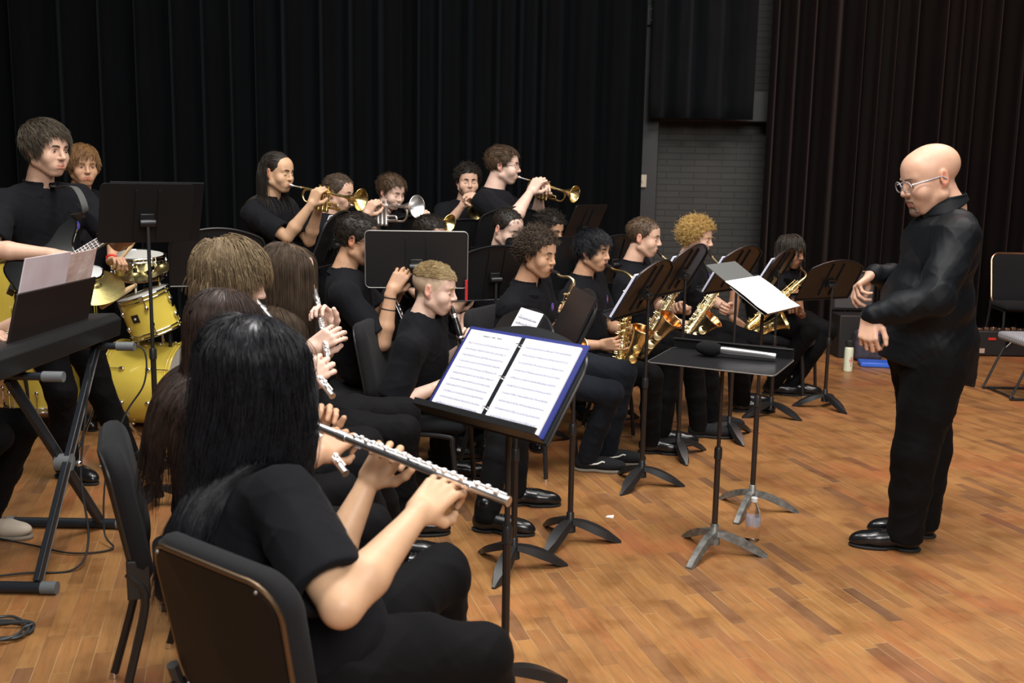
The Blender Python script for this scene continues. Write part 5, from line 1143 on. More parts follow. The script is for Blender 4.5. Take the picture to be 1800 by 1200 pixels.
# rests on the ledge
o_, c0, ex, ey = sheet('cover', s_, 0.0, -.012, .485, .295, M_navy, .006, .003, parent=t)
for sx in (-1, 1):
    pg, c1, ex, ey = sheet('page', s_, sx*.1165, -.016, .215, .276, M_paper, .0115, .006, parent=t)
    li = MB(); no = MB(); staves(li, no, c1 + s_['n']*.0031, ex, ey, s_['n'], .205, .276, 10 if sx < 0 else 11, 5 + sx, .90 if sx < 0 else .84, .08)
    li.build('stave_lines', M_ink, pg, smooth=False); no.build('notes', M_ink3, pg, smooth=False)
    if sx > 0:
        ti = MB(); r0 = random.Random(3); xx = -.045
        for k in range(15):
            wd = r0.uniform(.003, .0055); 
            if k not in (4, 9): ti.box(c1 + ex*(xx + .01) + ey*.122 + s_['n']*.0042, (wd*.42, .0017, .0002), np.stack([ex, ey, s_['n']], 1))
            xx += wd + .0012
        ti.build('title_line', M_ink2, pg, smooth=False)
spn = MB(); spn.box(s_['c'] - s_['up']*.014 + s_['n']*.011, (.009, .135, .003), R3); spn.build('ring_spine', M_chrome, t)
for yy in (.095, -.014, -.115):
    rg = MB(); cc_ = s_['c'] + s_['up']*yy + s_['n']*.014
    rg.tube([cc_ + s_['r']*.014*math.cos(q) + s_['n']*.012*math.sin(q) for q in np.linspace(-.3, math.pi + .3, 12)], .0018, 6); rg.build('ring', M_chrome, t)
# stand behind it, with a sheet over its upper half
st2 = music_stand(G(903, 968, .075), zat(925, 632, 3.82), -157, 30, 'black music stand with a white sheet, half hidden by the navy binder', leg_az=-110)
t, *_ = sheet('sheet_music', st2, .0, .020, .215, .28, M_paper, .005, .001, 'white sheet of music on the stand just beyond the navy binder', 'sheet music'), 
pgc = st2['c'] + st2['up']*.02; li = MB(); no = MB(); staves(li, no, pgc + st2['n']*.0056, st2['r'], st2['up'], st2['n'], .2, .28, 10, 9); li.build('stave_lines', M_ink, t[0], smooth=False); no.build('notes', M_ink2, t[0], smooth=False)
st3 = music_stand(G(1002, 922, .075), zat(1016, 588, 4.19), -172, 26, 'black music stand seen edge-on between the binder and the saxophonists', leg_az=-122)
t = sheet('music_folder', st3, 0, .0, .47, .30, M_ebon, .010, .010, 'dark folder of music on the edge-on stand beside the binder', 'folder', 'folders on the saxophone stands')
SAX = [((1128, 828), (1126, 520), 5.29, 152, 30, 'black music stand with angled legs in front of the saxophonist with the fringe'),
       ((1192, 778), (1206, 486), 5.92, 150, 30, 'black music stand in front of the crop-haired tenor player'),
       ((1282, 748), (1284, 484), 6.40, 142, 30, 'black music stand left of the tilted white score, hiding the curly blond player'),
       ((1355, 712), (1366, 484), 7.03, 150, 30, 'black music stand behind the tilted white score'),
       ((1450, 698), (1452, 502), 7.34, 118, 30, 'black music stand nearest the conductor, in front of the player with locs')]
for i, (bp, dp, Y, az, tl, lb) in enumerate(SAX):
    s_ = music_stand(G(*bp, .075), zat(dp[0], dp[1], G(*bp, .075)[1]), az, tl, lb, leg_az=(-4, -86, -79, -39, -66)[i])
    if i < 4:
        f_ = sheet('music_folder', s_, -.0, -.037, .485, .25, M_ebon, .005, .004, ('dark folder with pale edge on the stand before the saxophonist with the fringe', 'dark folder with pale edge on the stand before the crop-haired tenor player', 'dark folder with pale edge on the stand left of the tilted score', 'dark folder with pale edge on the stand behind the tilted score')[i], 'folder', 'folders on the saxophone stands')
        MB().box(s_['c'] - s_['up']*.037 + s_['n']*.0135, (.2415, .124, .0060), np.stack([s_['r'], s_['up'], s_['n']], 1)).build('pages', M_clear, f_[0], smooth=False)
# the conductor's two worn stands
st_score = music_stand(G(1322, 872, .075), zat(1342, 540, 4.62), -36, 56, 'worn grey-footed music stand holding the tilted white score', kind='rect', worn=True, leg_az=-121, w=.38, h=.22, group="conductor's worn stands", lip=.012)
M_slate = mat('grey_card', (0.10, 0.105, 0.10), 0.6, spec=.3)
o_, c1, ex, ey = sheet('backing_board', st_score, .02, .155, .33, .20, M_slate, .005, .003, 'grey backing board under the white score', 'board')
M_score = mat('bright_score_paper', (0.88, 0.88, 0.88), 0.7)
v = []; n = 14
for side in (0, 1):
    for j in range(n + 1):
        for i in range(2):
            u = j/n; y = .13 - .25*u; zz = .010 + .012*math.sin(u*math.pi)*.6 + .05*max(0, u - .75); x = (-.195, .195)[i]
            v.append(st_score['c'] + st_score['r']*x + st_score['up']*y + st_score['n']*(zz - .004*side))
B_ = 2*(n + 1); fs = []
for j in range(n):
    a = 2*j; fs += [(a, a+2, a+3, a+1), (a+B_, a+1+B_, a+3+B_, a+2+B_), (a, a+B_, a+2+B_, a+2), (a+1, a+3, a+3+B_, a+1+B_)]
fs += [(0, 1, 1+B_, B_), (2*n, 2*n+B_, 2*n+1+B_, 2*n+1)]
o_ = MB().add(v, fs).build('score_sheet', M_score); tag(o_, 'bright white score sheet on the tilted worn stand in front of the conductor', 'sheet music')
st_tray = music_stand(G(1255, 943, .075), zat(1275, 646, 4.07), 60, 94, 'worn stand with its desk laid flat as a tray for the microphone', kind='rect', worn=True, leg_az=-127, w=.53, h=.30, group="conductor's worn stands", lip=.045)
# microphone on the tray
A = P(1240, 620, 4.12); B = P(1343, 636, 4.02); A[2] = st_tray['c'][2] + .040; B[2] = A[2] - .008; ax = nrm(B - A); t = empty('microphone', A, 'silver microphone with black foam head lying on the flat stand', 'microphone')
MB().lathe([(.012, .055), (.0165, .07), (.0165, .10), (.0135, .24), (.0125, .285), (.0105, .29)], A, ax, 20).build('handle', mat('satin_silver_grip', (0.55, 0.55, 0.56), 0.28, metal=.9), t)
F = SDF(A - .09, A + .13, .003); F.ell(A + ax*.015, (.058, .031, .031), np.stack(basis(ax, (0, 0, 1)), 1), 0); F.wrinkle(.0008, 300, 2); F.build('foam_windscreen', mat('black_foam', (0.010, 0.010, 0.011), 0.95, spec=.1, bump=.3, bscale=500), t)
# stands among the back rows
st4 = music_stand((P(731, 700, 4.9)[0], 4.92), zat(727, 470, 4.9), -85 + 180, 8, 'black silver-edged square music stand hiding a seated boy\'s face', kind='rect', w=.505, h=.285, rim=False, leg_az=60)
rim_ = MB(); rim_.tube([st4['c'] + st4['r']*x + st4['up']*y for x, y in rrect(.507, .287, .022)], .0032, 6, closed=True); rim_.build('steel_edge', mat('pale_steel_edge', (0.33, 0.32, 0.31), 0.45, metal=.6), st4['root'])
MB().box(P(820, 510, 4.93), (.006, .02, .05)).build('red_folder_edge', mat('red_card', (0.40, 0.01, 0.015), 0.5), None); tag(bpy.data.objects['red_folder_edge'], 'red folder edge showing beside the silver-edged stand', 'folder'); bpy.data.objects['red_folder_edge'].name = 'red_folder'
BK = [((592, 432), 5.55, 172, 22, 'black arch-topped music stand seen edge-on below the long-haired trumpet girl', 'arch'),
      ((720, 430), 6.70, 128, 22, 'black arch-topped music stand below the silver trumpet bell', 'arch'),
      ((815, 434), 7.0, 118, 20, 'black arch-topped music stand below the trumpet pointing at the camera', 'arch'),
      ((900, 414), 6.85, 120, 20, 'black arch-topped music stand below the stout trumpet player', 'arch'),
      ((1030, 408), 7.1, 150, 24, 'black music stand leaning edge-on right of the stout trumpet player', 'rect'),
      ((872, 492), 5.65, 118, 18, 'black arch-topped music stand beside the silver-edged stand', 'arch'),
      ((952, 476), 5.85, 120, 16, 'black square music stand directly behind the dark curly head', 'rect'),
      ((1084, 466), 6.45, 130, 18, 'black music stand with a white sheet behind the boy with the fringe', 'arch'),
      ((384, 464), 5.5, 112, 14, 'black arch-topped music stand behind the shaggy blond head', 'arch')]
for (px, py), Y, az, tl, lb, kd in BK:
    q = P(px, py, Y); s_ = music_stand((q[0], q[1]), q[2], az, tl, lb, kind=kd, leg_az=30)
    if px == 1084: sheet('sheet_music', s_, -.20, .01, .20, .25, M_paper, .006, .001, 'white sheet on the stand behind the boy with the fringe', 'sheet music')
    if px in (592, 1028): sheet('sheet_music', s_, .0, .0, .40, .28, M_paper, .006, .004, 'white pages on the edge-on stand ' + ('below the long-haired trumpet girl' if px == 592 else 'right of the stout trumpet player'), 'sheet music')
# ------------------------------------------------------------------ bass player, drummer, pianist
pb = person('bass_player', 'tall boy with thick dark brown hair standing at far left playing a black bass guitar', (82, 262, 4.92), -24, pitch=6, s=1.08, body_az=-42, hip=P(92, 540, 5.02), sit=False, skinm=SK_L, hairmat=hairm('dark_ash', (0.030, 0.022, 0.014), (0.095, 0.075, 0.05), .5), nose=1.02,
    hair=dict(style='short', n=3600, length=.052, thick=.018, wid=.0014, lift=.22, frontlen=.8, comb=(-.5, 1, -.1), grav=.22, jit_=.8), wrR=P(88, 446, 4.66), elR=P(-12, 440, 4.60), wrL=P(248, 395, 4.90), elL=P(190, 410, 5.08),
    hR=dict(tgt=P(132, 456, 4.66), pn=V3(-.3, .5, -.8), curl=(30, 40, 30), spread=4, thumb='along'), hL=dict(tgt=P(258, 372, 4.88), pn=V3(-.4, -.8, .2), curl=(40, 50, 40)),
    legs={1: (P(108, 690, 4.86), V3(-2.30, 4.99, .085), V3(.80, -.45, 0)), -1: (P(178, 690, 5.12), V3(-2.07, 5.22, .085), V3(.9, -.1, 0))}, eyes='open')
# bass guitar
bo = P(98, 474, 4.70); nd_ = nrm(P(215, 409, 4.86) - P(118, 468, 4.72)); bn_ = nrm(np.cross(nd_, V3(-.25, .25, 1))); bn_ = bn_ if bn_[1] < 0 else -bn_; bu_ = np.cross(bn_, nd_); bu_ = bu_ if bu_[2] > 0 else -bu_
t = empty('bass_guitar', bo, 'glossy black electric bass guitar held by the tall standing boy', 'bass guitar')
M_bass = mat('gloss_black_lacquer', (0.006, 0.007, 0.007), 0.10, spec=.7, coat=.5)
oln = bez([V3(-.20, .02, 0), V3(-.18, .13, 0), V3(-.06, .16, 0), V3(.03, .125, 0), V3(.13, .165, 0), V3(.215, .175, 0), V3(.20, .12, 0), V3(.13, .05, 0), V3(.13, -.04, 0), V3(.175, -.105, 0), V3(.14, -.145, 0), V3(.04, -.115, 0), V3(-.07, -.155, 0), V3(-.18, -.13, 0), V3(-.20, .02, 0)], 5)[:-1]
MB().prism([(q[0], q[1]) for q in oln], bo, nd_, bu_, bn_, .040).build('body', M_bass, t, bevel=.008)
RB = np.stack([nd_, bu_, bn_], 1); Lb = lambda x, y, z: bo + nd_*x + bu_*y + bn_*z
MB().box(Lb(.34, 0, .018), (.24, .022, .010), RB).build('neck', mat('maple_neck', (0.45, 0.28, 0.12), .35), t, bevel=.004)
fb = MB().box(Lb(.33, 0, .0305), (.24, .0225, .003), RB).build('fingerboard', mat('rosewood', (0.05, 0.025, 0.015), .45), t)
fr = MB()
for k in range(20): fr.box(Lb(.57 - .70*(1 - 2**(-k/12)), 0, .034), (.0012, .022, .0008), RB)
fr.build('frets', M_chrome, fb)
sr = MB()
for y in (-.0165, -.0055, .0055, .0165): sr.tube([Lb(-.12, y*1.2, .036), Lb(.57, y, .037)], .0011, 5)
sr.build('strings', M_silv, t)
MB().box(Lb(.63, 0, .02), (.075, .032, .009), RB).build('headstock', M_bass, t, bevel=.004)
for k, y in enumerate((.04, .04, .04, .04)): tn = MB(); tn.tube([Lb(.585 + .03*k, .028, .02), Lb(.585 + .03*k, .048, .02)], .004, 8); tn.sph(Lb(.585 + .03*k, .055, .02), (.010, .009, .004), 10, RB); tn.build('tuning_peg', M_chrome, t)
for x in (-.02, .055): MB().box(Lb(x, 0, .023), (.012, .04, .006), RB).build('pickup', M_ebon, t, bevel=.002)
MB().box(Lb(-.12, 0, .026), (.022, .036, .009), RB).build('bridge', M_chrome, t, bevel=.002)
for x, y in ((-.08, -.10), (-.12, -.085), (-.04, -.105)): MB().lathe([(.009, 0), (.009, .010), (.006, .012)], Lb(x, y, .02), bn_, 12).build('control_knob', M_chrome, t)
NBb = pb['NB']; stp = [Lb(.21, .17, .0), P(150, 372, 4.60), P(132, 330, 4.66), NBb + V3(.095, -.055, -.005), NBb + V3(.02, .06, .03), NBb + V3(-.08, .13, -.06), pb['TL'](-.02, -.17, .55), pb['TL'](.14, -.10, .15), Lb(-.21, .02, 0)]
sp_ = bez(stp, 8); sm_ = MB(); vs = []; 
for i, q in enumerate(sp_):
    tt = nrm(sp_[min(i+1, len(sp_)-1)] - sp_[max(i-1, 0)]); wv = nrm(np.cross(tt, nrm(q - pb['TL'](0, 0, .6)))); o2 = np.cross(wv, tt); vs += [q + wv*.015 + o2*.002, q - wv*.015 + o2*.002, q - wv*.015 - o2*.002, q + wv*.015 - o2*.002]
fs = [(i*4+k, i*4+(k+1) % 4, i*4+4+(k+1) % 4, i*4+4+k) for i in range(len(sp_)-1) for k in range(4)]; sm_.add(vs, fs); sm_.build('strap', mat('grey_webbing', (0.055, 0.055, 0.052), .8), t)
pdr = person('drummer', 'person with auburn-tinted dark hair standing behind the drums at far left', (146, 291, 6.10), -52, pitch=6, s=1.0, body_az=-40, sit=False, skinm=SK_M, hairmat=H_aub, eyes='open',
    hair=dict(style='short', n=2400, length=.055, thick=.015, wid=.0016, lift=.15, comb=(.6, 1, -.2), grav=.22, jit_=.8), wrR=P(140, 480, 5.78), elR=P(110, 440, 5.9), wrL=P(197, 470, 5.86), elL=P(232, 430, 6.1), hR=dict(tgt=P(160, 490, 5.76), pn=V3(0, .3, -1), curl=(60, 70, 45)), hL=dict(tgt=P(208, 455, 5.85), pn=V3(-.5, .3, -1), curl=(55, 65, 40)))
sh, e, wp = pdr['arms'][-1]; x_, y_, z_ = basis(wp - e, (0, 0, 1)); MB().tube([wp - x_*.02 + (y_*math.cos(q) + z_*math.sin(q))*.028 for q in np.linspace(0, 2*math.pi, 20, endpoint=False)], .008, 8, closed=True).build('wristband', M_band, pdr['root'])
a_, b_ = P(196, 474, 5.85), P(238, 424, 5.90); M_stick = mat('hickory', (0.55, 0.38, 0.20), .5, var=.15, vscale=60)
def stick(a_, b_, r, lb):
    d_ = b_ - a_; Ls = np.linalg.norm(d_); MB().lathe([(r*.6, 0), (r, .01), (r, Ls*.8), (r*.5, Ls*.96), (r*.75, Ls*.985), (r*.3, Ls)], a_, d_, 12).build('drumstick', M_stick); tag(bpy.data.objects[[o.name for o in bpy.data.objects if o.name.startswith('drumstick')][-1]], lb, 'drumstick', 'drumsticks')
stick(a_, b_, .010, 'pale drumstick raised over the chrome snare drum, beside the red wristband')
stick(P(176, 541, 5.76), P(240, 499, 5.84), .016, 'thick pale rod drumstick below the tilted brown cymbal')
pp = person('pianist', 'seated pianist at the left edge of the picture, mostly out of view', V3(-2.32, 3.86, 1.24), 2, pitch=12, s=1.0, hip=V3(-2.44, 3.84, .55), body_az=4, skinm=SK_L, hairmat=H_mbr, hair=dict(style='short', n=1000, length=.04, thick=.012),
    wrR=V3(-1.97, 3.62, .98), wrL=V3(-1.97, 3.98, .98), hR=dict(tgt=V3(-1.88, 3.62, .965), pn=V3(0, 0, -1), curl=(20, 30, 25)), hL=dict(tgt=V3(-1.88, 3.98, .965), pn=V3(0, 0, -1), curl=(20, 30, 25)), legs={1: (V3(-2.03, 3.80, .53), V3(-2.36, 3.72, .085), V3(1, 0, 0)), -1: (V3(-2.01, 4.00, .53), V3(-2.27, 4.13, .085), V3(1, -.1, 0))}, emblem=False, shoes='pale')
t = empty('piano_bench', V3(-2.46, 3.84, 0), 'black padded keyboard bench under the pianist', 'bench')
MB().box(V3(-2.46, 3.84, .40), (.17, .28, .035)).build('seat', M_cup, t, bevel=.02)
for sx in (-1, 1):
    for sy in (-1, 1): MB().tube([V3(-2.46 + .13*sx, 3.84 + .22*sy, .37), V3(-2.46 + .15*sx, 3.84 + .25*sy, 0)], .014, 8).build('leg', M_blkm, t)
# ------------------------------------------------------------------ keyboard on its cross-braced stand
kx0, kx1, ky0, ky1, kz0, kz1 = -2.05, -1.735, 2.98, 4.36, .845, .95
t = empty('keyboard', V3(-1.83, 3.66, kz0), 'long black electric keyboard on a cross-braced stand at the left edge', 'keyboard')
kb = MB(); pf = [(kx0, kz0), (kx1, kz0 + .01), (kx1 + .008, kz1 - .02), (kx1 - .02, kz1 + .005), (kx0 + .17, kz1), (kx0 + .16, kz0 + .06), (kx0, kz0 + .045)]
n = len(pf); kb.add([(x, ky0, z) for x, z in pf] + [(x, ky1, z) for x, z in pf], [tuple(range(n-1, -1, -1)), tuple(range(n, 2*n))] + [(i, (i+1) % n, n+(i+1) % n, n+i) for i in range(n)])
kb.build('case', mat('charcoal_keyboard_shell', (0.012, 0.0125, 0.013), .42), t, bevel=.006)
kw = MB(); nk_ = 52
for i in range(nk_): y = ky0 + .05 + (ky1 - ky0 - .10)*(i + .5)/nk_; kw.box(V3(kx0 + .078, y, kz0 + .064), (.074, (ky1 - ky0 - .10)/nk_/2 - .0006, .010))
kw.build('white_keys', mat('white_keys', (0.75, 0.74, 0.70), .3), t)
kk = MB()
for i in range(nk_ - 1):
    if i % 7 in (1, 4): continue
    y = ky0 + .05 + (ky1 - ky0 - .10)*(i + 1)/nk_; kk.box(V3(kx0 + .105, y, kz0 + .078), (.047, .0055, .010))
kk.build('black_keys', M_ebon, t)
mr0 = V3(-1.735, 3.44, .915); pr = MB(); tl = math.radians(14); mu = V3(math.sin(tl), 0, math.cos(tl)); mn_ = V3(-math.cos(tl), 0, math.sin(tl))
rest = dict(c=V3(-1.785, 3.84, 1.02), r=V3(0, 1, 0), up=mu, n=mn_)
MB().box(rest['c'], (.335, .115, .005), np.stack([rest['r'], mu, mn_], 1)).build('music_rest', mat('dark_brown_plastic', (0.018, 0.012, 0.011), .4), t, bevel=.003)
M_trans = mat('tinted_sheet_sleeve', (0.62, 0.50, 0.54), .45, col2=(.70, .62, .66), vscale=9)
c_ = rest['c'] + mu*.125 + mn_*.013; o_ = MB().box(c_ + V3(0, -.12, -.02), (.185, .135, .002), np.stack([rest['r'], mu, mn_], 1)).build('sheet_music', M_trans, smooth=False); tag(o_, 'lilac-tinted sleeve of sheet music standing on the keyboard rest', 'sheet music')
o_ = MB().box(c_ + V3(-.012, .15, -.03), (.165, .135, .002), np.stack([nrm(V3(.05, 1, .04)), mu, mn_], 1)).build('sheet_music', mat('crinkled_sheet_sleeve', (0.66, 0.53, 0.50), .35, col2=(.5, .33, .28), vscale=14, bump=.4, bscale=18), smooth=False); tag(o_, 'crinkled sleeve of sheet music on the far end of the keyboard rest', 'sheet music')
t = empty('keyboard_stand', V3(-1.8, 3.9, 0), 'black cross-braced keyboard stand with grey end caps', 'keyboard stand')
M_kst = mat('blue_black_steel', (0.020, 0.024, 0.030), .35, metal=.3); M_gcap = mat('grey_end_cap', (0.115, 0.125, 0.13), .55)
for Yf in (3.535, 4.245):
    MB().tube([V3(-1.69, Yf, .024), V3(-2.22, Yf, .024)], .022, 14).build('foot_bar', M_kst, t)
    for xx in (-1.69, -2.20): MB().tube([V3(xx - .055 if xx > -2 else xx - .04, Yf, .024), V3(xx + .002, Yf, .024)], .0245, 14).build('end_cap', M_gcap, t)
def beam(a, b, nm):
    d = nrm(b - a); s_ = nrm(np.cross(d, V3(1, 0, 0))); MB().box((a + b)/2, (np.linalg.norm(b - a)/2, .021, .012), np.stack([d, s_, np.cross(d, s_)], 1)).build(nm, M_kst, t, bevel=.003)
    MB().box((a + b)/2 + np.cross(d, s_)*0 + V3(.013, 0, 0) + s_*.014*(1 if s_[1] > 0 else -1), (np.linalg.norm(b - a)/2, .0016, .0012), np.stack([d, s_, np.cross(d, s_)], 1)).build('pinstripe_highlight', M_edge, t)  # thin pale strip stands in for the highlight along the brace edge
beam(V3(-1.765, 3.545, .04), V3(-1.79, 4.22, .82), 'cross_brace'); beam(V3(-1.815, 4.235, .04), V3(-1.83, 3.55, .82), 'cross_brace')
for Yf in (3.545, 4.225):
    MB().tube([V3(-1.64, Yf, .828), V3(-2.02, Yf, .828)], .015, 12).build('support_arm', M_kst, t); MB().tube([V3(-1.625, Yf, .828), V3(-1.70, Yf, .828)], .0195, 14).build('end_cap', M_gcap, t)
MB().lathe([(.035, -.03), (.035, .03)], V3(-1.795, 3.88, .41), (1, 0, 0), 16).build('pivot_hub', M_gcap, t); MB().sph(V3(-1.745, 3.90, .40), .014, 12).build('lock_knob', M_chrome, t)
def cable(name, pts, r, lb, m=M_rub): o_ = MB().tube(bez(pts, 8), r, 7).build(name, m); return tag(o_, lb, 'cable', 'black cables')
cable('cable', [V3(-1.68, 4.26, .84), V3(-1.60, 4.27, .80), V3(-1.60, 4.25, .66), V3(-1.68, 4.22, .52), V3(-1.72, 4.1, .3), V3(-1.72, 4.05, .06), V3(-1.66, 3.98, .010), V3(-1.80, 3.92, .010), V3(-2.0, 4.0, .010), V3(-2.25, 4.1, .010)], .004, 'black cable looping down from the far end of the keyboard')
cable('cable', [V3(-1.70, 3.95, .80), V3(-1.72, 3.93, .60), V3(-1.74, 3.90, .35), V3(-1.70, 3.85, .10), V3(-1.72, 3.75, .010), V3(-1.9, 3.7, .010), V3(-2.1, 3.62, .010)], .0045, 'black cable hanging between the crossed braces of the keyboard stand')
cc_ = G(8, 1112); cr = []
for i in range(64):
    a = i/64*2*math.pi*3.2; rr_ = .075 + .018*math.sin(i*.7) + .010*(i/64); cr.append(cc_ + V3(math.cos(a)*rr_, math.sin(a)*rr_*.9 + .01*math.sin(i*.3), .007 + .005*(i/20)))
cable('cable_coil', [*cr[::2], cc_ + V3(-.25, .03, .006)], .0052, 'coil of grey-black cable on the floor in the lower left corner', mat('grey_cable', (0.035, 0.038, 0.04), .5))
# ------------------------------------------------------------------ drum kit
M_yel = mat('yellow_drum_lacquer', (0.70, 0.54, 0.085), .22, spec=.6, coat=.4, var=.08, vscale=4)
M_head = mat('drum_head', (0.55, 0.54, 0.50), .5); M_cym = mat('cymbal_bronze', (0.50, 0.42, 0.17), .32, metal=1.0, var=.15, vscale=60)
def drum(name, c, axis, r, dep, label, m, nl=8, hoopm=None, both=True, badge=None, metalhead=False, cat='drum'):
    c = np.asarray(c, float); ax = nrm(axis); a = V3(0, 0, 1) if abs(ax[2]) < .9 else V3(1, 0, 0); x = nrm(np.cross(a, ax)); y = np.cross(ax, x); t = empty(name, c, label, cat); hm = hoopm or M_chrome
    MB().lathe([(r, -dep/2), (r, dep/2)], c, ax, 40, cap=False).build('shell', m, t)
    for sgn in (-1, 1):
        MB().lathe([(r*.985, 0), (r*.985, .004)], c + ax*sgn*(dep/2 - .002), ax*sgn, 36).build('drum_head', M_head, t)
        h = MB(); h.tube([c + ax*sgn*(dep/2) + (x*math.cos(q) + y*math.sin(q))*(r + .006) for q in np.linspace(0, 2*math.pi, 44, endpoint=False)], .0065, 8, closed=True); h.tube([c + ax*sgn*(dep/2 - .022) + (x*math.cos(q) + y*math.sin(q))*(r + .006) for q in np.linspace(0, 2*math.pi, 44, endpoint=False)], .0055, 8, closed=True); h.build('hoop', hm, t)
    for k in range(nl):
        q = 2*math.pi*(k + .35)/nl; d = x*math.cos(q) + y*math.sin(q)
        for sgn in (-1, 1):
            l = MB(); p_ = c + d*(r + .004) + ax*sgn*dep*.20; l.sph(p_ + d*.008, np.array([.019, .012, .012]), 10, np.stack([ax, d, np.cross(ax, d)], 1)); l.tube([p_ + d*.010, c + d*(r + .012) + ax*sgn*(dep/2 + .004)], .0032, 6); l.build('lug', M_chrome, t)
    if badge is not None:
        d = nrm(badge - ax*(badge @ ax)); MB().box(c + d*(r + .001) + ax*dep*.03, (.022, .003, .024), np.stack([np.cross(d, ax), d, ax], 1)).build('badge', M_ebon, t); MB().box(c + d*(r + .0045) + ax*dep*.03, (.006, .001, .006), np.stack([nrm(np.cross(d, ax) + ax), d, nrm(ax - np.cross(d, ax))], 1)).build('badge_mark', M_white, t)
    return t
bdl = P(211, 672, 6.1); drum('bass_drum', V3(bdl[0] + .22, 6.08, .285), V3(1, -.12, 0), .255, .42, 'yellow bass drum lying on its side behind the long brown hair', M_yel, 8, M_yel)
tc_ = P(263, 549, 5.95); drum('rack_tom', tc_, V3(-.28, -.12, .90), .150, .24, 'yellow rack tom tilted above the bass drum', M_yel, 6, badge=V3(-.25, -1, 0))
t = empty('tom_stand', V3(tc_[0] + .2, 5.98, 0), 'chrome and black tom holder beside the tilted yellow tom', 'drum stand'); MB().tube([P(300, 660, 6.0), P(299, 520, 5.98), P(285, 512, 5.98)], .011, 10).build('post', M_blkm, t); MB().tube([V3(P(300, 660, 6.0)[0], 6.0, 0.0), P(300, 660, 6.0)], .013, 10).build('post_base', M_chrome, t); MB().box(P(298, 530, 5.95), (.022, .02, .03)).build('clamp', M_chrome, t, bevel=.004)
for k in range(3): a = k*2.1 + .5; q = V3(P(300, 660, 6.0)[0], 6.0, 0); MB().tube([q + V3(0, 0, .22), q + V3(math.cos(a)*.2, math.sin(a)*.2, .012)], .008, 8).build('leg', M_chrome, t)
sc_ = P(238, 466, 6.25); drum('snare_drum', sc_, V3(.03, -.10, 1), .172, .135, 'chrome snare drum behind the cymbals at left', M_chrome, 8)
t = empty('snare_stand', V3(sc_[0], 6.25, 0), 'chrome snare stand under the snare drum', 'drum stand'); MB().tube([V3(sc_[0], 6.25, .15), sc_ - V3(0, 0, .10)], .011, 8).build('post', M_chrome, t)
for k in range(3): a = k*2.1; MB().tube([V3(sc_[0], 6.25, .22), V3(sc_[0] + math.cos(a)*.22, 6.25 + math.sin(a)*.22, .01)], .008, 8).build('leg', M_chrome, t); MB().tube([sc_ - V3(0, 0, .11), sc_ + V3(math.cos(a)*.165, math.sin(a)*.165, -.085)], .007, 8).build('arm', M_chrome, t)
ft = P(-38, 515, 5.6); drum('conga', ft, V3(0, 0, 1), .205, .42, 'tall yellow drum cut off by the left edge of the picture', M_yel, 6, M_blkm)
t = empty('drum_stand', V3(ft[0], 5.6, 0), 'black stand under the tall yellow drum at the left edge', 'drum stand')
for k in range(3): a = k*2.1 + .9; MB().tube([V3(ft[0] + math.cos(a)*.19, 5.6 + math.sin(a)*.19, ft[2] - .2), V3(ft[0] + math.cos(a)*.28, 5.6 + math.sin(a)*.28, .0)], .012, 8).build('leg', M_blkm, t)
f2 = P(76, 676, 6.0); drum('floor_tom', V3(f2[0], 6.0, .34), V3(0, 0, 1), .215, .38, 'yellow floor tom seen between the legs of the bass player', M_yel, 8)
t = bpy.data.objects['floor_tom']
for k in range(3): a = k*2.1 + .2; MB().tube([V3(f2[0] + math.cos(a)*.225, 6.0 + math.sin(a)*.225, .42), V3(f2[0] + math.cos(a)*.235, 6.0 + math.sin(a)*.235, .0)], .007, 8).build('leg', M_chrome, t)
def cymbal(c, nv, r, label, base=None):
    c = np.asarray(c, float); nv = nrm(nv); t = empty('cymbal', c, label, 'cymbal', 'cymbals of the drum kit')
    MB().lathe([(.006, .030), (.030, .026), (.042, .012), (r*.6, .003), (r, -.006), (r, -.008), (r*.6, .001), (.042, .009), (.006, .026)], c, nv, 40, cap=False).build('plate', M_cym, t); MB().lathe([(.008, .024), (.012, .03), (.012, .05), (.005, .052)], c, nv, 12).build('wing_nut', M_blkm, t)
    b_ = V3(c[0], c[1] + .0, 0) if base is None else base
    MB().tube([b_ + V3(0, 0, .2), c + nv*.03], .009, 8).build('stand_post', M_chrome, t)
    for k in range(3): a = k*2.1 + .3; MB().tube([b_ + V3(0, 0, .3), b_ + V3(math.cos(a)*.22, math.sin(a)*.22, .01)], .007, 8).build('leg', M_chrome, t)
cymbal(P(166, 503, 5.72), (.22, -.50, .84), .165, 'tilted brown cymbal nearest the bass player')
cymbal(P(238, 486, 6.0), (.02, -.06, 1), .125, 'flat olive-gold cymbal in front of the snare drum')
cymbal(P(284, 472, 6.05), (-.42, -.25, .88), .11, 'small pale cymbal tipped up right of the snare drum')
s1p = P(257, 392, 4.55); s1 = music_stand((s1p[0], 4.57), s1p[2], 122, 26, 'tall black square music stand in front of the drummer', kind='rect', leg_az=10, w=.41, h=.30)
sheet('music_folder', s1, .045, .0, .41, .30, M_ebon, .014, .014, 'black folder with worn pale rim on the tall stand before the drummer', 'folder')
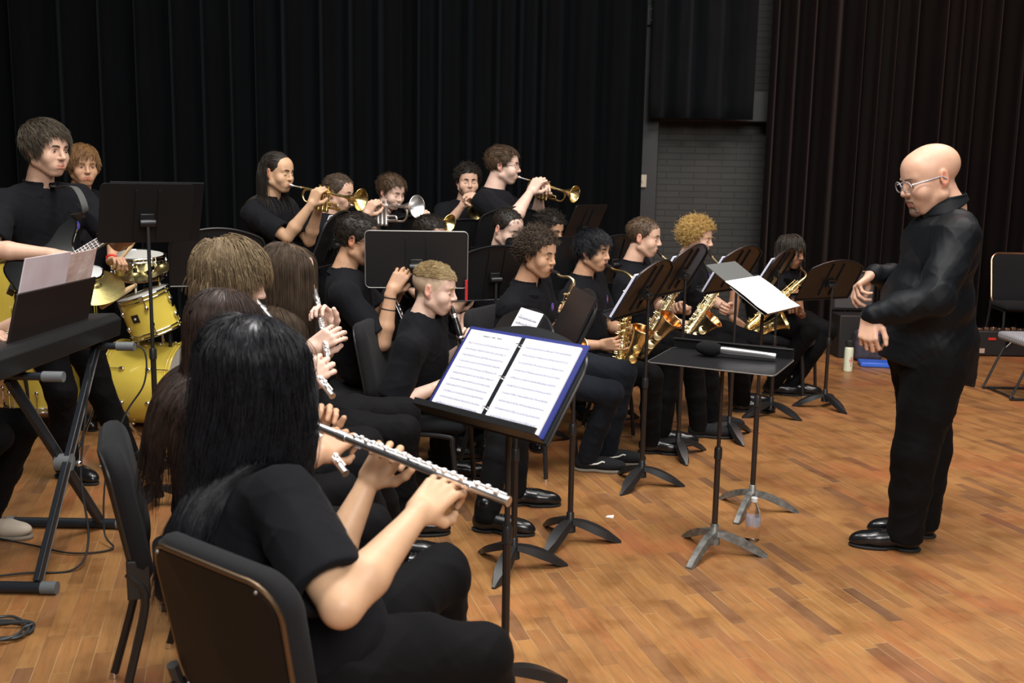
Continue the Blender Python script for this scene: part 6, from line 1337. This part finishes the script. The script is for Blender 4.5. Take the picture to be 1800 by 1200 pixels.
# ------------------------------------------------------------------ things on the right and on the floor
b = G(1490, 652); t = empty('water_bottle', b, 'cream insulated water bottle with black lid on the floor', 'bottle')
MB().lathe([(.034, 0), (.0375, .004), (.0375, .19), (.034, .205), (.030, .212)], b, (0, 0, 1), 28).build('flask', mat('cream_enamel', (0.62, 0.66, 0.50), .35), t)
MB().lathe([(.031, .212), (.032, .216), (.032, .262), (.026, .270), (.012, .272)], b, (0, 0, 1), 24).build('lid', M_rub, t)
lg = MB(); pk = mat('pink_print', (0.65, 0.18, 0.22), .5)
for k, (u, z_, wd, hh) in enumerate(((.25, .10, .30, .006), (.35, .115, .18, .005), (.22, .085, .2, .004), (.4, .092, .1, .008), (.3, .125, .1, .004), (.32, .06, .08, .012))):
    for q in np.linspace(u - wd, u + wd, 6): d = V3(math.sin(q), -math.cos(q), 0); lg.box(b + d*.0377 + V3(0, 0, z_), (.0037*wd/.2, .0006, hh), np.stack([V3(d[1], -d[0], 0), d, V3(0, 0, 1)], 1))
lg.build('pink_print', pk, t, smooth=False)
b = G(1322, 949); t = empty('plastic_bottle', b, 'clear plastic water bottle standing beside the worn flat stand', 'bottle')
M_pet = mat('clear_plastic', (0.96, 0.97, 1.0), .06, trans=1.0, ior=1.18, spec=.5)
pr = [(.012, .0), (.028, .001), (.0315, .006)]
for i in range(9): z_ = .012 + .012*i; pr += [(.0315, z_), (.0300, z_ + .006)]
pr += [(.0320, .122), (.0320, .128), (.026, .150), (.014, .170), (.0125, .176), (.0125, .190)]
MB().lathe(pr, b, (0, 0, 1), 28).build('bottle_body', M_pet, t)
MB().lathe([(.0322, .070), (.0324, .071), (.0324, .112), (.0322, .113)], b, (0, 0, 1), 28, cap=False).build('label_band', mat('clear_blue_label', (0.55, 0.60, 0.72), .3, trans=.6, ior=1.1), t)
MB().lathe([(.0142, .178), (.0148, .180), (.0148, .196), (.012, .198)], b, (0, 0, 1), 18).build('cap', mat('translucent_white_cap', (0.75, 0.77, 0.80), .3), t)
b = G(1072, 909); o_ = MB().add([b + V3(-.02, 0, .002), b + V3(.015, -.012, .002), b + V3(.02, .008, .010), b + V3(-.012, .014, .004), b + V3(-.02, 0, .0005), b + V3(.015, -.012, .0005), b + V3(.02, .008, .0085), b + V3(-.012, .014, .0025)], [(0, 1, 2, 3), (7, 6, 5, 4), (0, 4, 5, 1), (1, 5, 6, 2), (2, 6, 7, 3), (3, 7, 4, 0)]).build('paper_scrap', M_white, smooth=False); tag(o_, 'tiny white paper scrap lying on the open floor', 'litter')
# open equipment case, bag, blue folder behind the conductor's hands
M_case = mat('black_case_vinyl', (0.013, 0.012, 0.012), .55, bump=.1, bscale=300); M_felt = mat('grey_case_lining', (0.060, 0.056, 0.058), .9)
c0 = P(1500, 600, 9.15); t = empty('equipment_case', V3(c0[0], 9.15, 0), 'open black equipment case standing behind the cream bottle', 'case')
MB().box(V3(c0[0] + .05, 9.25, .20), (.20, .14, .20)).build('lower_body', M_case, t, bevel=.01)
MB().box(V3(c0[0] + .05, 9.42, .60), (.20, .035, .185)).build('lid', M_case, t, bevel=.008); MB().box(V3(c0[0] + .05, 9.38, .60), (.175, .008, .16)).build('lid_lining', M_felt, t)
ed = MB(); ed.tube([V3(c0[0] - .15, 9.38, .785), V3(c0[0] + .25, 9.38, .785)], .007, 6); ed.tube([V3(c0[0] - .15, 9.38, .42), V3(c0[0] - .15, 9.38, .785)], .005, 6); ed.build('edge_trim', M_edge, t)
for xx in (-.13, -.02): MB().sph(V3(c0[0] + xx + .02, 9.37, .79), (.018, .012, .010), 8).build('latch', M_chrome, t)
c1 = P(1532, 606, 8.95); t = empty('drawstring_bag', V3(c1[0], 8.98, 0), 'small dark bag with violet trim and a red mark leaning on the open case', 'bag')
F = SDF(V3(c1[0] - .2, 8.85, 0), V3(c1[0] + .2, 9.12, .36), .007); F.box(V3(c1[0] - .02, 8.99, .145), (.13, .075, .14), None, .05, .0); F.wrinkle(.006, 30, 4); F.plane(V3(c1[0], 9, .002), V3(0, 0, -1), 0, .3); F.build('body', mat('dark_violet_fabric', (0.045, 0.04, 0.055), .7), t)
MB().tube(bez([V3(c1[0] - .14, 8.93, .285), V3(c1[0] - .06, 8.905, .278), V3(c1[0] + .02, 8.91, .262), V3(c1[0] + .10, 8.93, .268)], 6), .007, 6).build('violet_trim', mat('violet_piping', (0.13, 0.09, 0.42), .5), t)
mk = MB(); q0 = V3(c1[0] - .055, 8.905, .16); mk.tube([q0 + V3(math.cos(a)*.028, 0, math.sin(a)*.028) for a in np.linspace(0.2, 5.2, 14)], .006, 6); mk.tube([q0 + V3(.02, 0, .01), q0 + V3(.035, 0, -.03)], .006, 6); mk.build('red_mark', mat('red_print', (0.60, 0.08, 0.09), .5), t)
c2 = G(1536, 642); o_ = MB().box(V3(c2[0], c2[1] - .02, .022), (.135, .10, .020), frame(80)).build('blue_folder', mat('bright_blue_plastic', (0.035, 0.13, 0.62), .35), bevel=.008); tag(o_, 'bright blue plastic folder lying on the floor beside the cream bottle', 'folder')
c3 = P(1372, 612, 8.75); t = empty('instrument_case', V3(c3[0], 8.8, 0), 'black instrument case with white labels on the floor behind the player with locs', 'case')
MB().box(V3(c3[0], 8.83, .12), (.30, .11, .115)).build('body', M_case, t, bevel=.02)
for px in (1334, 1358, 1401): q = P(px, 612, 8.70); MB().box(V3(q[0], 8.716, q[2]), (.022 if px != 1401 else .03, .003, .026)).build('white_label', M_white, t)
for px in (1404, 1418): q = P(px, 600, 8.70); MB().box(V3(q[0], 8.712, q[2] + .03), (.012, .008, .02)).build('latch', M_chrome, t, bevel=.003)
M_cpf = mat('copper_frame', (0.55, 0.36, 0.22), .3, metal=1)
# amplifier-like case and chairs at the right edge
c4 = P(1752, 594, 9.40); t = empty('road_case', V3(c4[0], 9.45, 0), 'black road case with red mark and copper-coloured latches at the right edge', 'case')
MB().box(V3(c4[0] + .08, 9.47, .125), (.34, .12, .12)).build('body', M_case, t, bevel=.012)
MB().box(V3(c4[0] - .07, 9.345, .17), (.035, .004, .011)).build('red_mark', mat('red_badge', (0.55, 0.03, 0.02), .4), t); MB().box(V3(c4[0] - .16, 9.345, .055), (.028, .004, .022)).build('pale_label', mat('tan_label', (0.42, 0.30, 0.24), .6), t)
for i in range(9):
    xx = -.25 + .065*i; MB().box(V3(c4[0] + .08 + xx, 9.40 + .02*(i % 2), .256), (.020, .016, .010 + .006*(i % 3)), frame(90 + 13*(i % 4))).build('latch', mat('copper_toned_steel', (0.75, 0.55, 0.45), .25, metal=1), t, bevel=.003)  # row of latches in copper-toned steel
MB().tube(bez([V3(c4[0] + .02, 9.335, .06), V3(c4[0] + .09, 9.32, .13), V3(c4[0] + .15, 9.335, .21)], 5), .005, 6).build('carry_handle', M_edge, t)
h5 = V3(P(1790, 500, 10.0)[0], 9.95, 0); q_ = band_chair(h5, -97, 'black band chair with copper-coloured frame behind the road case', group=None, bh=.52, bw=.42, back_z=.93, rim_out=M_cpf)
t = empty('sled_chair', V3(4.05, 7.55, 0), 'chair with grey woven seat and bent black sled legs at the right edge', 'chair')
wv = bpy.data.materials.new('grey_woven_fabric'); wv.use_nodes = True; T_ = NT(wv); bs = T_.nt.nodes['Principled BSDF']; ck = T_.n('ShaderNodeTexChecker'); ck.inputs['Scale'].default_value = 70; tc = T_.n('ShaderNodeTexCoord'); T_.L.new(tc.outputs['Object'], ck.inputs[0]); ck.inputs[1].default_value = (.42, .43, .44, 1); ck.inputs[2].default_value = (.16, .17, .20, 1); T_.L.new(ck.outputs[0], bs.inputs['Base Color']); bs.inputs['Roughness'].default_value = .9
MB().box(V3(4.10, 7.55, .435), (.27, .24, .032)).build('seat', wv, t, bevel=.022)
MB().box(V3(4.38, 7.55, .72), (.03, .23, .17)).build('backrest', wv, t, bevel=.02)
for yy in (7.33, 7.77): MB().tube(bez([V3(3.93, yy, .405), V3(3.87, yy, .30), V3(3.77, yy, .06), V3(3.75, yy, .016), V3(3.81, yy, .012), V3(4.28, yy, .012), V3(4.34, yy, .03), V3(4.32, yy, .40), V3(4.37, yy, .60)], 6), .0095, 10).build('sled_leg', M_blkm, t)
for xx in (3.79, 4.28): MB().tube([V3(xx, 7.33, .014), V3(xx, 7.77, .014)], .009, 8).build('glide_bar', M_blkm, t)
